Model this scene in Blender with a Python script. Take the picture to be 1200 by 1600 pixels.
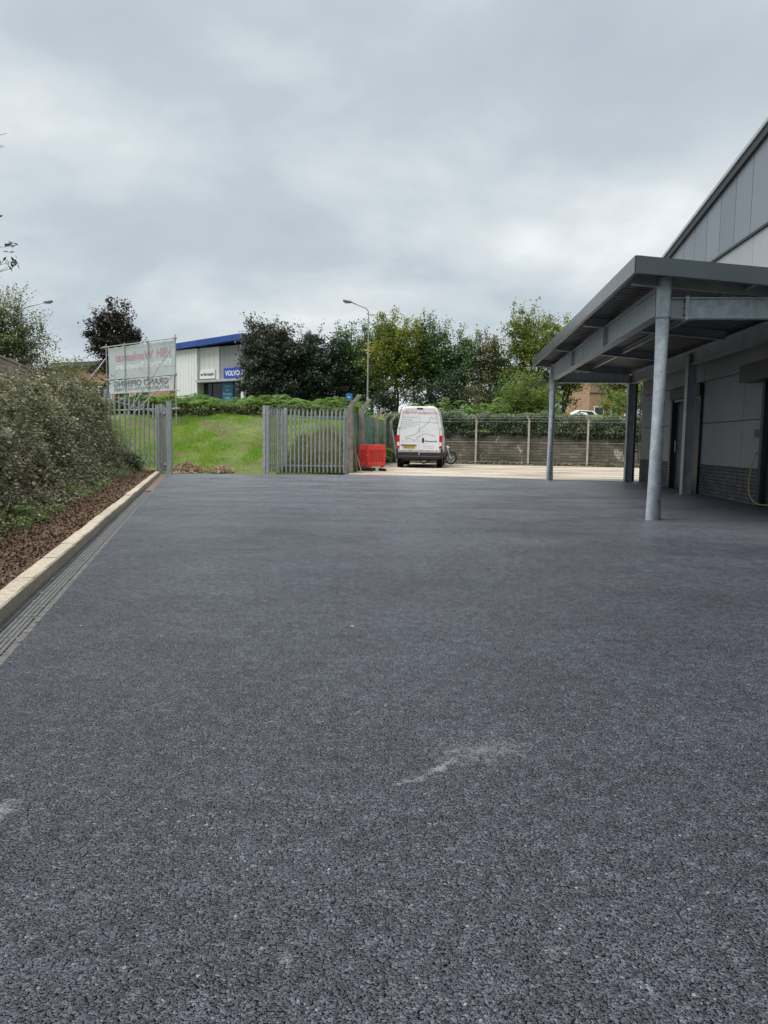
import bpy, math, random
import numpy as np
from mathutils import Vector, Matrix
R = math.radians
random.seed(7)
rng = np.random.default_rng(11)
SC = bpy.context.scene
for o in list(bpy.data.objects):
    bpy.data.objects.remove(o)

# ------------------------------------------------------------------ camera, sky, sun, exposure
cam_data = bpy.data.cameras.new('camera')
cam = bpy.data.objects.new('camera', cam_data)
SC.collection.objects.link(cam)
cam_data.sensor_fit = 'VERTICAL'
cam_data.sensor_height = 36.0
cam_data.lens = 36.0 * 1155.0 / 1600.0
cam_data.clip_start = 0.05
cam_data.clip_end = 4000.0
PITCH = math.atan(110.0 / 1155.0)
cam.matrix_world = (Matrix.Translation((0, 0, 1.12)) @ Matrix.Rotation(math.pi / 2 - PITCH, 4, 'X')
                    @ Matrix.Rotation(R(0.8), 4, 'Z'))
SC.camera = cam

SUN_EL, SUN_AZ = R(65), R(246)          # azimuth clockwise from +Y: left of and a little behind the camera
to_sun = Vector((math.sin(SUN_AZ) * math.cos(SUN_EL), math.cos(SUN_AZ) * math.cos(SUN_EL), math.sin(SUN_EL)))
sun_data = bpy.data.lights.new('sun', 'SUN')
sun_data.energy = 1.5
sun_data.angle = R(38)
sun_data.color = (1.0, 0.97, 0.93)
sun = bpy.data.objects.new('sun', sun_data)
SC.collection.objects.link(sun)
sun.rotation_euler = to_sun.to_track_quat('Z', 'Y').to_euler()
sun.location = (-10, -10, 30)

world = bpy.data.worlds.new('World')
SC.world = world
world.use_nodes = True
wn, wl = world.node_tree.nodes, world.node_tree.links
wn.clear()
def W(t, **k):
    n = wn.new(t)
    for a, b in k.items():
        setattr(n, a, b)
    return n
def wmath(op, a, b=None):
    n = W('ShaderNodeMath', operation=op)
    for i, q in enumerate((a, b)):
        if q is None: continue
        if isinstance(q, (int, float)): n.inputs[i].default_value = q
        else: wl.new(q, n.inputs[i])
    return n.outputs[0]
out = W('ShaderNodeOutputWorld'); bg = W('ShaderNodeBackground')
bg.inputs['Strength'].default_value = 0.1
sky = W('ShaderNodeTexSky', sky_type='NISHITA', sun_disc=False)
sky.sun_elevation = SUN_EL; sky.sun_rotation = SUN_AZ
sky.air_density = 1.0; sky.dust_density = 3.0
tc = W('ShaderNodeTexCoord'); sep = W('ShaderNodeSeparateXYZ')
wl.new(tc.outputs['Generated'], sep.inputs[0])
zc = wmath('ADD', wmath('MAXIMUM', sep.outputs['Z'], 0.0), 0.36)
comb = W('ShaderNodeCombineXYZ')
wl.new(wmath('DIVIDE', sep.outputs['X'], zc), comb.inputs[0])
wl.new(wmath('DIVIDE', sep.outputs['Y'], zc), comb.inputs[1])
def wnoise(scale, detail, rough, dist, off):
    mp = W('ShaderNodeMapping'); mp.inputs['Location'].default_value = off
    mp.inputs['Scale'].default_value = (1.25, 1.3, 1.0)
    wl.new(comb.outputs[0], mp.inputs['Vector'])
    n = W('ShaderNodeTexNoise'); n.inputs['Scale'].default_value = scale; n.inputs['Detail'].default_value = detail
    n.inputs['Roughness'].default_value = rough; n.inputs['Distortion'].default_value = dist
    wl.new(mp.outputs[0], n.inputs['Vector'])
    return n.outputs['Fac']
n1 = wnoise(0.75, 6.0, 0.52, 0.3, (19.1, 19.0, 0)); n2 = wnoise(2.1, 5.0, 0.5, 0.2, (1.1, 1.7, 0))
nm = wmath('ADD', wmath('MULTIPLY', n1, 0.66), wmath('MULTIPLY', n2, 0.34))
ramp = W('ShaderNodeValToRGB')
wl.new(nm, ramp.inputs[0])
cr = ramp.color_ramp
cr.elements[0].position = 0.32; cr.elements[0].color = (0.50, 0.59, 0.67, 1)
cr.elements[1].position = 0.48; cr.elements[1].color = (0.645, 0.735, 0.80, 1)
e = cr.elements.new(0.565); e.color = (0.83, 0.895, 0.935, 1)
e = cr.elements.new(0.655); e.color = (1.12, 1.16, 1.18, 1)
mul = W('ShaderNodeVectorMath', operation='SCALE'); mul.inputs['Scale'].default_value = 2.82
wl.new(ramp.outputs[0], mul.inputs[0])
mixw = W('ShaderNodeMix', data_type='RGBA'); mixw.inputs['Factor'].default_value = 0.97
wl.new(sky.outputs[0], mixw.inputs['A']); wl.new(mul.outputs[0], mixw.inputs['B'])
wl.new(mixw.outputs['Result'], bg.inputs['Color'])
wl.new(bg.outputs[0], out.inputs[0])

vs = SC.view_settings
vs.view_transform = 'Standard'; vs.look = 'None'; vs.gamma = 1.0; vs.use_curve_mapping = False
vs.exposure = 1.55
cy = SC.cycles
cy.max_bounces = 6; cy.diffuse_bounces = 3; cy.glossy_bounces = 3; cy.transmission_bounces = 3; cy.transparent_max_bounces = 6
cy.caustics_reflective = False; cy.caustics_refractive = False

# ------------------------------------------------------------------ materials
MATS = {}
class NT:
    def __init__(s, name):
        s.m = bpy.data.materials.new(name); s.m.use_nodes = True
        s.t = s.m.node_tree; s.n = s.t.nodes; s.l = s.t.links
        s.b = s.n['Principled BSDF']; s.out = s.n['Material Output']
        s.tc = None
        MATS[name] = s.m
    def coord(s, kind='Object'):
        if s.tc is None: s.tc = s.n.new('ShaderNodeTexCoord')
        return s.tc.outputs[kind]
    def worldpos(s):
        return s.n.new('ShaderNodeNewGeometry').outputs['Position']
    def link(s, a, b): s.l.new(a, b)
    def noise(s, scale, detail=4, rough=0.55, dist=0.0, vec=None, stretch=None):
        n = s.n.new('ShaderNodeTexNoise')
        n.inputs['Scale'].default_value = scale; n.inputs['Detail'].default_value = detail
        n.inputs['Roughness'].default_value = rough; n.inputs['Distortion'].default_value = dist
        v = vec if vec is not None else s.worldpos()
        if stretch:
            mp = s.n.new('ShaderNodeMapping'); mp.inputs['Scale'].default_value = stretch
            s.link(v, mp.inputs['Vector']); v = mp.outputs[0]
        s.link(v, n.inputs['Vector'])
        return n.outputs['Fac']
    def ramp(s, fac, stops):
        r = s.n.new('ShaderNodeValToRGB'); s.link(fac, r.inputs[0])
        cr = r.color_ramp
        while len(cr.elements) < len(stops): cr.elements.new(0.5)
        for e, (p, c) in zip(cr.elements, stops):
            e.position = p
            e.color = (c, c, c, 1) if isinstance(c, (int, float)) else (*c, 1)
        return r.outputs[0]
    def mix(s, fac, a, b, mode='MIX'):
        n = s.n.new('ShaderNodeMix'); n.data_type = 'RGBA'; n.blend_type = mode
        for sock, q in (('Factor', fac), ('A', a), ('B', b)):
            if isinstance(q, (int, float)):
                if sock == 'Factor': n.inputs['Factor'].default_value = q
                else: n.inputs[sock].default_value = (q, q, q, 1)
            elif isinstance(q, tuple): n.inputs[sock].default_value = (*q, 1)
            else: s.link(q, n.inputs[sock])
        return n.outputs['Result']
    def math(s, op, a, b=0.0, c=None):
        n = s.n.new('ShaderNodeMath'); n.operation = op
        for i, q in enumerate((a, b) if c is None else (a, b, c)):
            if isinstance(q, (int, float)): n.inputs[i].default_value = q
            else: s.link(q, n.inputs[i])
        return n.outputs[0]
    def bump(s, h, strength=0.3, dist=0.01):
        b = s.n.new('ShaderNodeBump'); b.inputs['Strength'].default_value = strength; b.inputs['Distance'].default_value = dist
        s.link(h, b.inputs['Height']); s.link(b.outputs[0], s.b.inputs['Normal'])
    def col(s, c):
        if isinstance(c, tuple): s.b.inputs['Base Color'].default_value = (*c, 1)
        else: s.link(c, s.b.inputs['Base Color'])
    def rough(s, r):
        if isinstance(r, (int, float)): s.b.inputs['Roughness'].default_value = r
        else: s.link(r, s.b.inputs['Roughness'])

def surf(name, c1, c2, scale=3.0, rough=0.6, metal=0.0, bump=0.0, bscale=60.0, detail=5, spec=None, stretch=None, rng_=(0.35, 0.65)):
    s = NT(name)
    f = s.noise(scale, detail, 0.6, stretch=stretch)
    c = s.ramp(f, [(rng_[0], c1), (rng_[1], c2)])
    if name.startswith('cladding') or name.startswith('kerb'):
        c = s.mix(1.0, c, s.ramp(s.n.new('ShaderNodeObjectInfo').outputs['Random'], [(0.0, 0.88), (1.0, 1.06)]), 'MULTIPLY')
    s.col(c)
    s.rough(rough); s.b.inputs['Metallic'].default_value = metal
    if spec is not None: s.b.inputs['Specular IOR Level'].default_value = spec
    if bump: s.bump(s.noise(bscale, 4, 0.6), bump, 0.01)
    return s.m

LEAF_GAIN = {'leaf_bramble': 2.9, 'leaf_dark': 2.1, 'leaf_copper': 2.2, 'leaf_green': 2.6, 'leaf_yellow': 2.2, 'leaf_olive': 2.3, 'leaf_willow': 2.0, 'leaf_ivy': 1.6, 'leaf_shrub': 1.6, 'leaf_fern': 1.5, 'grass_blade': 1.65, 'weed': 1.15, 'leaf_low': 2.3}
def leafmat(name, stops, trans=0.25, rough=0.5):
    s = NT(name); k = LEAF_GAIN.get(name, 1.0); trans += 0.1
    stops = [(p, tuple(min(0.5, c * k) for c in col)) for p, col in stops]
    a = s.n.new('ShaderNodeAttribute'); a.attribute_name = 'tint'
    c = s.ramp(a.outputs['Fac'], stops)
    s.col(c); s.rough(rough); s.b.inputs['Specular IOR Level'].default_value = 0.35
    tr = s.n.new('ShaderNodeBsdfTranslucent'); s.link(c, tr.inputs['Color'])
    mx = s.n.new('ShaderNodeMixShader'); mx.inputs[0].default_value = trans
    s.link(s.b.outputs[0], mx.inputs[1]); s.link(tr.outputs[0], mx.inputs[2]); s.link(mx.outputs[0], s.out.inputs['Surface'])
    return s.m

def make_tarmac():
    s = NT('tarmac')
    p = s.worldpos()
    nz = s.n.new('ShaderNodeTexNoise'); nz.inputs['Scale'].default_value = 110; nz.inputs['Detail'].default_value = 1
    s.link(p, nz.inputs['Vector'])
    vm = s.n.new('ShaderNodeVectorMath'); vm.operation = 'MULTIPLY_ADD'
    vm.inputs[1].default_value = (0.009, 0.009, 0); s.link(nz.outputs['Color'], vm.inputs[0]); s.link(p, vm.inputs[2])
    v = s.n.new('ShaderNodeTexVoronoi'); v.voronoi_dimensions = '2D'; v.inputs['Scale'].default_value = 150
    s.link(vm.outputs[0], v.inputs['Vector'])
    d = v.outputs['Distance']
    voids = s.noise(260, 2, 0.6)
    tone = s.n.new('ShaderNodeSeparateColor'); s.link(v.outputs['Color'], tone.inputs[0])
    stone = s.ramp(tone.outputs[0], [(0.0, (0.025, 0.028, 0.038)), (0.5, (0.054, 0.059, 0.075)), (0.93, (0.096, 0.103, 0.126)), (0.997, (0.145, 0.15, 0.17)), (1.0, (0.34, 0.31, 0.27))])
    hole = s.ramp(s.math('ADD', voids, s.math('MULTIPLY', s.math('SUBTRACT', d, 0.4), -0.30)), [(0.385, 1.0), (0.455, 0.0)])
    c = s.mix(hole, stone, (0.004, 0.004, 0.007))
    gr = s.math('ADD', s.math('MULTIPLY', s.noise(70, 2, 0.6), 0.6), s.math('MULTIPLY', s.noise(22, 2, 0.6), 0.4))
    gr2 = s.noise(10, 3, 0.65)
    grain = s.math('MULTIPLY', s.ramp(gr, [(0.36, 0.50), (0.5, 0.97), (0.64, 1.62)]), s.ramp(gr2, [(0.34, 0.82), (0.66, 1.2)]))
    s.link(s.math('MULTIPLY', s.math('SUBTRACT', 1.0, hole), 0.55), s.b.inputs['Specular IOR Level'])
    wear = s.noise(0.33, 4, 0.6, 0.6); wear2 = s.noise(2.1, 4, 0.65)
    w = s.math('ADD', s.math('MULTIPLY', wear, 0.6), s.math('MULTIPLY', wear2, 0.4))
    c = s.mix(1.0, c, s.ramp(w, [(0.36, 0.78), (0.5, 1.0), (0.64, 1.30)]), 'MULTIPLY')
    # far sky sheen painted into the colour, along with patchy pale dust
    sepx = s.n.new('ShaderNodeSeparateXYZ'); s.link(p, sepx.inputs[0])
    mr = s.n.new('ShaderNodeMapRange'); mr.inputs['From Min'].default_value = 2; mr.inputs['From Max'].default_value = 24
    s.link(sepx.outputs['Y'], mr.inputs['Value'])
    dn = s.math('ADD', s.math('MULTIPLY', s.noise(0.8, 5, 0.7, 0.8, stretch=(0.5, 1.2, 1)), 0.7), s.math('MULTIPLY', s.noise(6.5, 3, 0.65, stretch=(1, 0.35, 1)), 0.3))
    sheen_dust = s.math('MULTIPLY', mr.outputs[0], s.ramp(dn, [(0.36, 0.12), (0.50, 0.5), (0.66, 0.95)]))
    sheen_dust = s.math('MULTIPLY', sheen_dust, s.ramp(gr, [(0.36, 0.7), (0.64, 1.0)]))
    c = s.mix(sheen_dust, c, (0.245, 0.256, 0.288))
    c = s.mix(1.0, c, grain, 'MULTIPLY')
    # chalky scuffs left by something dragged over the surface
    sn = s.math('MULTIPLY', s.math('SUBTRACT', s.noise(19, 6, 0.8, 0.8), 0.5), 4.2); tot = None
    for cx, cy_, rx, ry, rot, amt, _ in SCUFFS:
        mp = s.n.new('ShaderNodeMapping'); mp.vector_type = 'TEXTURE'
        mp.inputs['Location'].default_value = (cx, cy_, 0); mp.inputs['Rotation'].default_value = (0, 0, rot)
        mp.inputs['Scale'].default_value = (rx, ry, 1); s.link(p, mp.inputs['Vector'])
        ln = s.n.new('ShaderNodeVectorMath'); ln.operation = 'LENGTH'; s.link(mp.outputs[0], ln.inputs[0])
        f = s.math('MULTIPLY', s.ramp(s.math('ADD', ln.outputs['Value'], sn), [(0.05, 1.0), (0.75, 0.0)]), amt)
        tot = f if tot is None else s.math('MAXIMUM', tot, f)
    c = s.mix(s.math('MULTIPLY', tot, s.math('SUBTRACT', 1.0, s.math('MULTIPLY', hole, 0.8))), c, (0.33, 0.34, 0.36))
    s.col(c)
    s.rough(s.ramp(w, [(0.3, 0.27), (0.7, 0.40)]))
    h = s.math('SUBTRACT', s.math('MULTIPLY', voids, 1.6), s.math('MULTIPLY', d, 0.8))
    s.bump(h, 0.6, 0.007)
SCUFFS = [(0.21, 2.47, 0.20, 0.028, 0.85, 0.75, 16.0), (0.26, 2.60, 0.06, 0.035, 0.3, 0.6, 22.0), (0.36, 2.60, 0.26, 0.13, 0.2, 0.34, 20.0), (0.10, 2.36, 0.10, 0.02, 0.5, 0.55, 20.0),
          (-1.13, 2.13, 0.06, 0.10, 0.2, 0.6, 16.0), (-0.20, 1.50, 0.025, 0.04, 0.1, 0.55, 20.0), (0.40, 1.55, 0.05, 0.02, 0.2, 0.4, 20.0),
          (-0.2, 3.7, 0.10, 0.06, 0.2, 0.25, 14.0)]
make_tarmac()

def make_concrete_yard():
    s = NT('yard_concrete')
    f = s.noise(0.6, 6, 0.65, 0.5, stretch=(0.45, 1.3, 1)); g = s.noise(9, 5, 0.6)
    c = s.ramp(f, [(0.36, (0.23, 0.18, 0.13)), (0.46, (0.40, 0.34, 0.26)), (0.56, (0.52, 0.46, 0.37)), (0.66, (0.60, 0.55, 0.46))])
    c = s.mix(0.5, c, s.ramp(g, [(0.35, 0.62), (0.65, 1.1)]), 'MULTIPLY')
    s.col(c); s.rough(0.85); s.bump(g, 0.3, 0.01)
make_concrete_yard()

def make_ground():
    s = NT('terrain')
    f = s.noise(0.8, 6, 0.65); g = s.noise(5, 5, 0.6)
    c = s.ramp(f, [(0.32, (0.12, 0.085, 0.05)), (0.46, (0.12, 0.13, 0.04)), (0.62, (0.13, 0.18, 0.04))])
    c = s.mix(0.6, c, s.ramp(g, [(0.3, 0.5), (0.7, 1.2)]), 'MULTIPLY')
    s.col(c); s.rough(0.95); s.bump(g, 0.6, 0.08)
make_ground()

surf('kerb_concrete', (0.38, 0.32, 0.24), (0.58, 0.51, 0.405), 34, 0.85, bump=0.5, bscale=140)
surf('dirty_kerb', (0.36, 0.29, 0.2), (0.5, 0.42, 0.32), 6, 0.9, bump=0.4, bscale=90)
surf('grate_iron', (0.085, 0.087, 0.09), (0.14, 0.14, 0.138), 14, 0.6, bump=0.2, bscale=200)
surf('channel_concrete', (0.075, 0.075, 0.075), (0.16, 0.155, 0.145), 16, 0.85, bump=0.3, bscale=120)
surf('channel_dark', (0.06, 0.058, 0.055), (0.10, 0.096, 0.088), 9, 0.9)
surf('drain_dirt', (0.13, 0.085, 0.06), (0.22, 0.16, 0.12), 12, 0.95, bump=0.6, bscale=60)
surf('galvanised', (0.40, 0.455, 0.50), (0.58, 0.64, 0.69), 9, 0.45, 0.25, bump=0.06, bscale=50, detail=8)
surf('galvanised_beam', (0.29, 0.315, 0.34), (0.40, 0.43, 0.455), 4, 0.45, 0.3, detail=8)
surf('palisade_steel', (0.32, 0.335, 0.345), (0.46, 0.475, 0.48), 11, 0.55, 0.3, detail=7)
surf('scaffold_tube', (0.36, 0.36, 0.35), (0.52, 0.52, 0.50), 7, 0.55, 0.3)
surf('fascia_grey', (0.072, 0.088, 0.10), (0.085, 0.10, 0.113), 1.5, 0.27)
surf('fascia_joint', (0.05, 0.055, 0.06), (0.07, 0.075, 0.08), 1.5, 0.5)
surf('deck_steel', (0.13, 0.13, 0.13), (0.18, 0.18, 0.175), 2.5, 0.5, 0.3)
surf('roof_sheet', (0.16, 0.18, 0.19), (0.20, 0.22, 0.23), 2.5, 0.5)
surf('cladding_dark', (0.17, 0.195, 0.225), (0.19, 0.215, 0.245), 0.7, 0.42, rng_=(0.3, 0.7))
surf('cladding_light', (0.33, 0.35, 0.375), (0.38, 0.40, 0.42), 0.9, 0.45, rng_=(0.3, 0.7))
surf('cladding_shade_grey', (0.19, 0.20, 0.21), (0.23, 0.24, 0.25), 0.9, 0.5, rng_=(0.3, 0.7))  # light cladding darkened, canopy shade put into the base colour
surf('seam_dark', (0.03, 0.033, 0.037), (0.04, 0.043, 0.047), 2, 0.6)
surf('cap_light', (0.40, 0.42, 0.43), (0.46, 0.48, 0.49), 2, 0.4, 0.3)
surf('plinth_brick', (0.07, 0.068, 0.072), (0.14, 0.135, 0.135), 5, 0.85, bump=0.3, bscale=90)
surf('plinth_mortar', (0.018, 0.018, 0.018), (0.03, 0.03, 0.03), 8, 0.95)
surf('door_black', (0.012, 0.013, 0.016), (0.02, 0.021, 0.025), 3, 0.4)
surf('door_navy', (0.006, 0.009, 0.02), (0.009, 0.013, 0.027), 3, 0.4)
surf('black_plastic', (0.012, 0.012, 0.013), (0.025, 0.025, 0.027), 6, 0.45)
surf('rubber', (0.014, 0.014, 0.014), (0.03, 0.03, 0.03), 12, 0.8)
surf('hose_yellow', (0.38, 0.29, 0.13), (0.48, 0.38, 0.18), 12, 0.5)
def make_block():
    s = NT('block_wall')
    ri = s.n.new('ShaderNodeNewGeometry').outputs['Random Per Island']
    c = s.ramp(ri, [(0.0, (0.115, 0.107, 0.085)), (0.5, (0.145, 0.135, 0.108)), (1.0, (0.185, 0.172, 0.14))])
    c = s.mix(0.8, c, s.ramp(s.noise(1.2, 6, 0.65), [(0.3, 0.55), (0.7, 1.35)]), 'MULTIPLY')
    m = s.ramp(s.noise(1.9, 6, 0.75, 0.7, stretch=(1, 1, 0.7)), [(0.60, 0.0), (0.66, 0.9)])
    c = s.mix(m, c, (0.5, 0.47, 0.40))
    s.col(c); s.rough(0.95); s.bump(s.noise(45, 4, 0.6), 0.6, 0.01)
make_block()
surf('block_mortar', (0.06, 0.055, 0.045), (0.10, 0.092, 0.075), 3, 0.97)
surf('efflorescence', (0.42, 0.40, 0.35), (0.6, 0.58, 0.53), 20, 0.95)
surf('post_concrete', (0.19, 0.165, 0.135), (0.33, 0.295, 0.245), 5, 0.92, bump=0.4, bscale=80, detail=7)
surf('post_concrete_light', (0.33, 0.30, 0.245), (0.48, 0.44, 0.36), 5, 0.92, bump=0.4, bscale=80, detail=7)
surf('van_white', (0.80, 0.82, 0.85), (0.85, 0.87, 0.90), 1.6, 0.3, detail=7)
surf('van_seam', (0.10, 0.10, 0.11), (0.14, 0.14, 0.15), 5, 0.6)
surf('glass_dark', (0.012, 0.015, 0.018), (0.02, 0.024, 0.028), 2, 0.06)
surf('lamp_red', (0.50, 0.012, 0.015), (0.58, 0.02, 0.02), 8, 0.2)
surf('lamp_clear', (0.72, 0.70, 0.70), (0.8, 0.78, 0.78), 8, 0.15)
surf('brake_dark_red', (0.07, 0.005, 0.005), (0.10, 0.01, 0.01), 8, 0.2)
surf('plate_yellow', (0.72, 0.50, 0.03), (0.78, 0.56, 0.05), 8, 0.4)
surf('rim_grey', (0.32, 0.32, 0.33), (0.42, 0.42, 0.43), 8, 0.35, 0.6)
surf('ink_red', (0.66, 0.32, 0.36), (0.70, 0.36, 0.40), 8, 0.4)
surf('ink_grey', (0.20, 0.21, 0.24), (0.24, 0.25, 0.28), 8, 0.4)
surf('ink_dark', (0.03, 0.03, 0.035), (0.05, 0.05, 0.055), 8, 0.4)
surf('ink_blue', (0.03, 0.13, 0.30), (0.05, 0.16, 0.34), 8, 0.4)
surf('ink_white', (0.8, 0.8, 0.8), (0.84, 0.84, 0.84), 8, 0.5)
surf('barrier_red', (0.80, 0.055, 0.04), (0.90, 0.10, 0.075), 9, 0.45)
surf('timber_grey', (0.36, 0.29, 0.25), (0.54, 0.46, 0.41), 3, 0.9, bump=0.3, bscale=40, stretch=(1, 1, 6))
surf('plank', (0.36, 0.31, 0.24), (0.48, 0.42, 0.34), 5, 0.9)
surf('bark', (0.05, 0.042, 0.033), (0.12, 0.10, 0.08), 6, 0.95, bump=0.8, bscale=22, stretch=(1, 1, 0.3))
surf('bark_pale', (0.16, 0.14, 0.11), (0.27, 0.24, 0.20), 6, 0.95, bump=0.6, bscale=22, stretch=(1, 1, 0.3))
surf('dead_stem', (0.12, 0.085, 0.06), (0.24, 0.19, 0.14), 9, 0.9)
surf('bark_chips', (0.065, 0.04, 0.027), (0.30, 0.20, 0.135), 26, 0.95, rng_=(0.3, 0.72))
surf('mulch_bed', (0.06, 0.036, 0.026), (0.17, 0.10, 0.07), 18, 0.97, bump=0.8, bscale=45)
surf('rubble', (0.26, 0.19, 0.115), (0.50, 0.39, 0.26), 9, 0.95, bump=0.7, bscale=30, rng_=(0.3, 0.7))
surf('lamp_column', (0.36, 0.37, 0.35), (0.46, 0.46, 0.44), 3, 0.5, 0.3)
surf('lantern', (0.07, 0.075, 0.08), (0.1, 0.105, 0.11), 6, 0.5)
surf('sign_blue', (0.02, 0.16, 0.50), (0.03, 0.19, 0.56), 4, 0.4)
surf('showroom_white', (0.68, 0.69, 0.69), (0.76, 0.77, 0.77), 0.6, 0.5, rng_=(0.3, 0.7))
surf('showroom_cream', (0.60, 0.61, 0.59), (0.67, 0.68, 0.66), 0.6, 0.5, rng_=(0.3, 0.7))
surf('showroom_grey', (0.27, 0.275, 0.30), (0.31, 0.315, 0.34), 0.5, 0.5, rng_=(0.3, 0.7))
surf('showroom_brown', (0.14, 0.055, 0.04), (0.2, 0.08, 0.06), 3, 0.8)
surf('roof_blue', (0.015, 0.055, 0.26), (0.025, 0.075, 0.32), 1.5, 0.4)
surf('volvo_blue', (0.03, 0.06, 0.36), (0.04, 0.08, 0.42), 3, 0.35)
surf('poster_teal', (0.01, 0.17, 0.34), (0.015, 0.21, 0.40), 3, 0.4)
surf('far_brick', (0.33, 0.20, 0.125), (0.45, 0.29, 0.18), 2.5, 0.9, rng_=(0.3, 0.7))
surf('far_roof', (0.06, 0.075, 0.08), (0.09, 0.105, 0.11), 2, 0.7)
surf('asphalt_road', (0.05, 0.05, 0.052), (0.075, 0.075, 0.078), 4, 0.85)
surf('litter_white', (0.62, 0.62, 0.62), (0.78, 0.78, 0.78), 20, 0.5)

def make_banner():
    for nm, c in (('banner_grey', (0.70, 0.74, 0.79)), ('banner_white', (0.86, 0.87, 0.90)), ('banner_pink', (0.68, 0.50, 0.54)), ('banner_lettering', (0.93, 0.94, 0.95)), ('banner_ink', (0.30, 0.32, 0.36))):
        s = NT(nm)
        k = s.mix(0.35, c, s.ramp(s.noise(3, 5, 0.6), [(0.3, 0.8), (0.7, 1.1)]), 'MULTIPLY')
        s.col(k); s.rough(0.5)
        tr = s.n.new('ShaderNodeBsdfTranslucent'); s.link(k, tr.inputs['Color'])
        mx = s.n.new('ShaderNodeMixShader'); mx.inputs[0].default_value = 0.55
        s.link(s.b.outputs[0], mx.inputs[1]); s.link(tr.outputs[0], mx.inputs[2]); s.link(mx.outputs[0], s.out.inputs['Surface'])
make_banner()
def make_screen():
    s = NT('green_screen')
    s.col(s.ramp(s.noise(6, 5, 0.7, stretch=(1, 1, 0.4)), [(0.35, (0.015, 0.075, 0.055)), (0.6, (0.05, 0.19, 0.135)), (0.75, (0.16, 0.34, 0.27))])); s.rough(0.6)
    tp = s.n.new('ShaderNodeBsdfTransparent'); mx = s.n.new('ShaderNodeMixShader')
    mx.inputs[0].default_value = 0.22
    s.link(s.b.outputs[0], mx.inputs[1]); s.link(tp.outputs[0], mx.inputs[2]); s.link(mx.outputs[0], s.out.inputs['Surface'])
make_screen()
def make_glass():
    s = NT('showroom_glass'); s.col((0.03, 0.035, 0.04)); s.rough(0.05)
    s.b.inputs['Transmission Weight'].default_value = 0.35
make_glass()

leafmat('leaf_bramble', [(0.0, (0.028, 0.027, 0.018)), (0.35, (0.058, 0.063, 0.033)), (0.68, (0.100, 0.108, 0.058)), (0.84, (0.140, 0.124, 0.078)), (0.94, (0.165, 0.118, 0.075)), (1.0, (0.21, 0.17, 0.085))], 0.12, 0.38)
leafmat('leaf_low', [(0.0, (0.04, 0.055, 0.022)), (0.5, (0.085, 0.12, 0.04)), (1.0, (0.15, 0.16, 0.075))], 0.2)
leafmat('leaf_bright', [(0.0, (0.10, 0.22, 0.03)), (1.0, (0.22, 0.40, 0.05))], 0.25)
leafmat('leaf_dark', [(0.0, (0.010, 0.020, 0.014)), (0.5, (0.020, 0.036, 0.022)), (1.0, (0.045, 0.062, 0.034))], 0.15)
leafmat('leaf_copper', [(0.0, (0.015, 0.024, 0.017)), (0.55, (0.030, 0.042, 0.027)), (0.85, (0.046, 0.050, 0.033)), (1.0, (0.082, 0.064, 0.047))], 0.15)
leafmat('leaf_purple', [(0.0, (0.022, 0.022, 0.020)), (0.5, (0.045, 0.042, 0.036)), (0.85, (0.078, 0.060, 0.052)), (1.0, (0.12, 0.085, 0.07))], 0.15)
leafmat('leaf_green', [(0.0, (0.020, 0.042, 0.018)), (0.6, (0.045, 0.078, 0.026)), (1.0, (0.10, 0.125, 0.035))], 0.2)
leafmat('leaf_yellow', [(0.0, (0.045, 0.062, 0.015)), (0.5, (0.085, 0.112, 0.024)), (0.82, (0.14, 0.145, 0.027)), (1.0, (0.28, 0.215, 0.03))], 0.3)
leafmat('leaf_olive', [(0.0, (0.035, 0.042, 0.018)), (0.6, (0.075, 0.082, 0.034)), (1.0, (0.16, 0.13, 0.055))], 0.25)
leafmat('leaf_willow', [(0.0, (0.055, 0.07, 0.028)), (0.5, (0.095, 0.115, 0.045)), (0.9, (0.17, 0.175, 0.085)), (1.0, (0.20, 0.17, 0.12))], 0.25)
leafmat('leaf_ivy', [(0.0, (0.014, 0.026, 0.016)), (0.6, (0.034, 0.056, 0.028)), (1.0, (0.085, 0.11, 0.055))], 0.1, 0.4)
leafmat('leaf_shrub', [(0.0, (0.055, 0.095, 0.022)), (0.5, (0.11, 0.165, 0.032)), (1.0, (0.22, 0.24, 0.055))], 0.3)
leafmat('leaf_fern', [(0.0, (0.045, 0.085, 0.022)), (0.5, (0.095, 0.17, 0.035)), (0.9, (0.16, 0.24, 0.055)), (1.0, (0.26, 0.22, 0.07))], 0.3)
leafmat('grass_blade', [(0.0, (0.09, 0.13, 0.03)), (0.4, (0.14, 0.25, 0.028)), (0.8, (0.20, 0.34, 0.04)), (1.0, (0.34, 0.34, 0.13))], 0.4)
leafmat('weed', [(0.0, (0.06, 0.075, 0.025)), (0.5, (0.13, 0.15, 0.045)), (1.0, (0.27, 0.24, 0.10))], 0.3)

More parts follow.
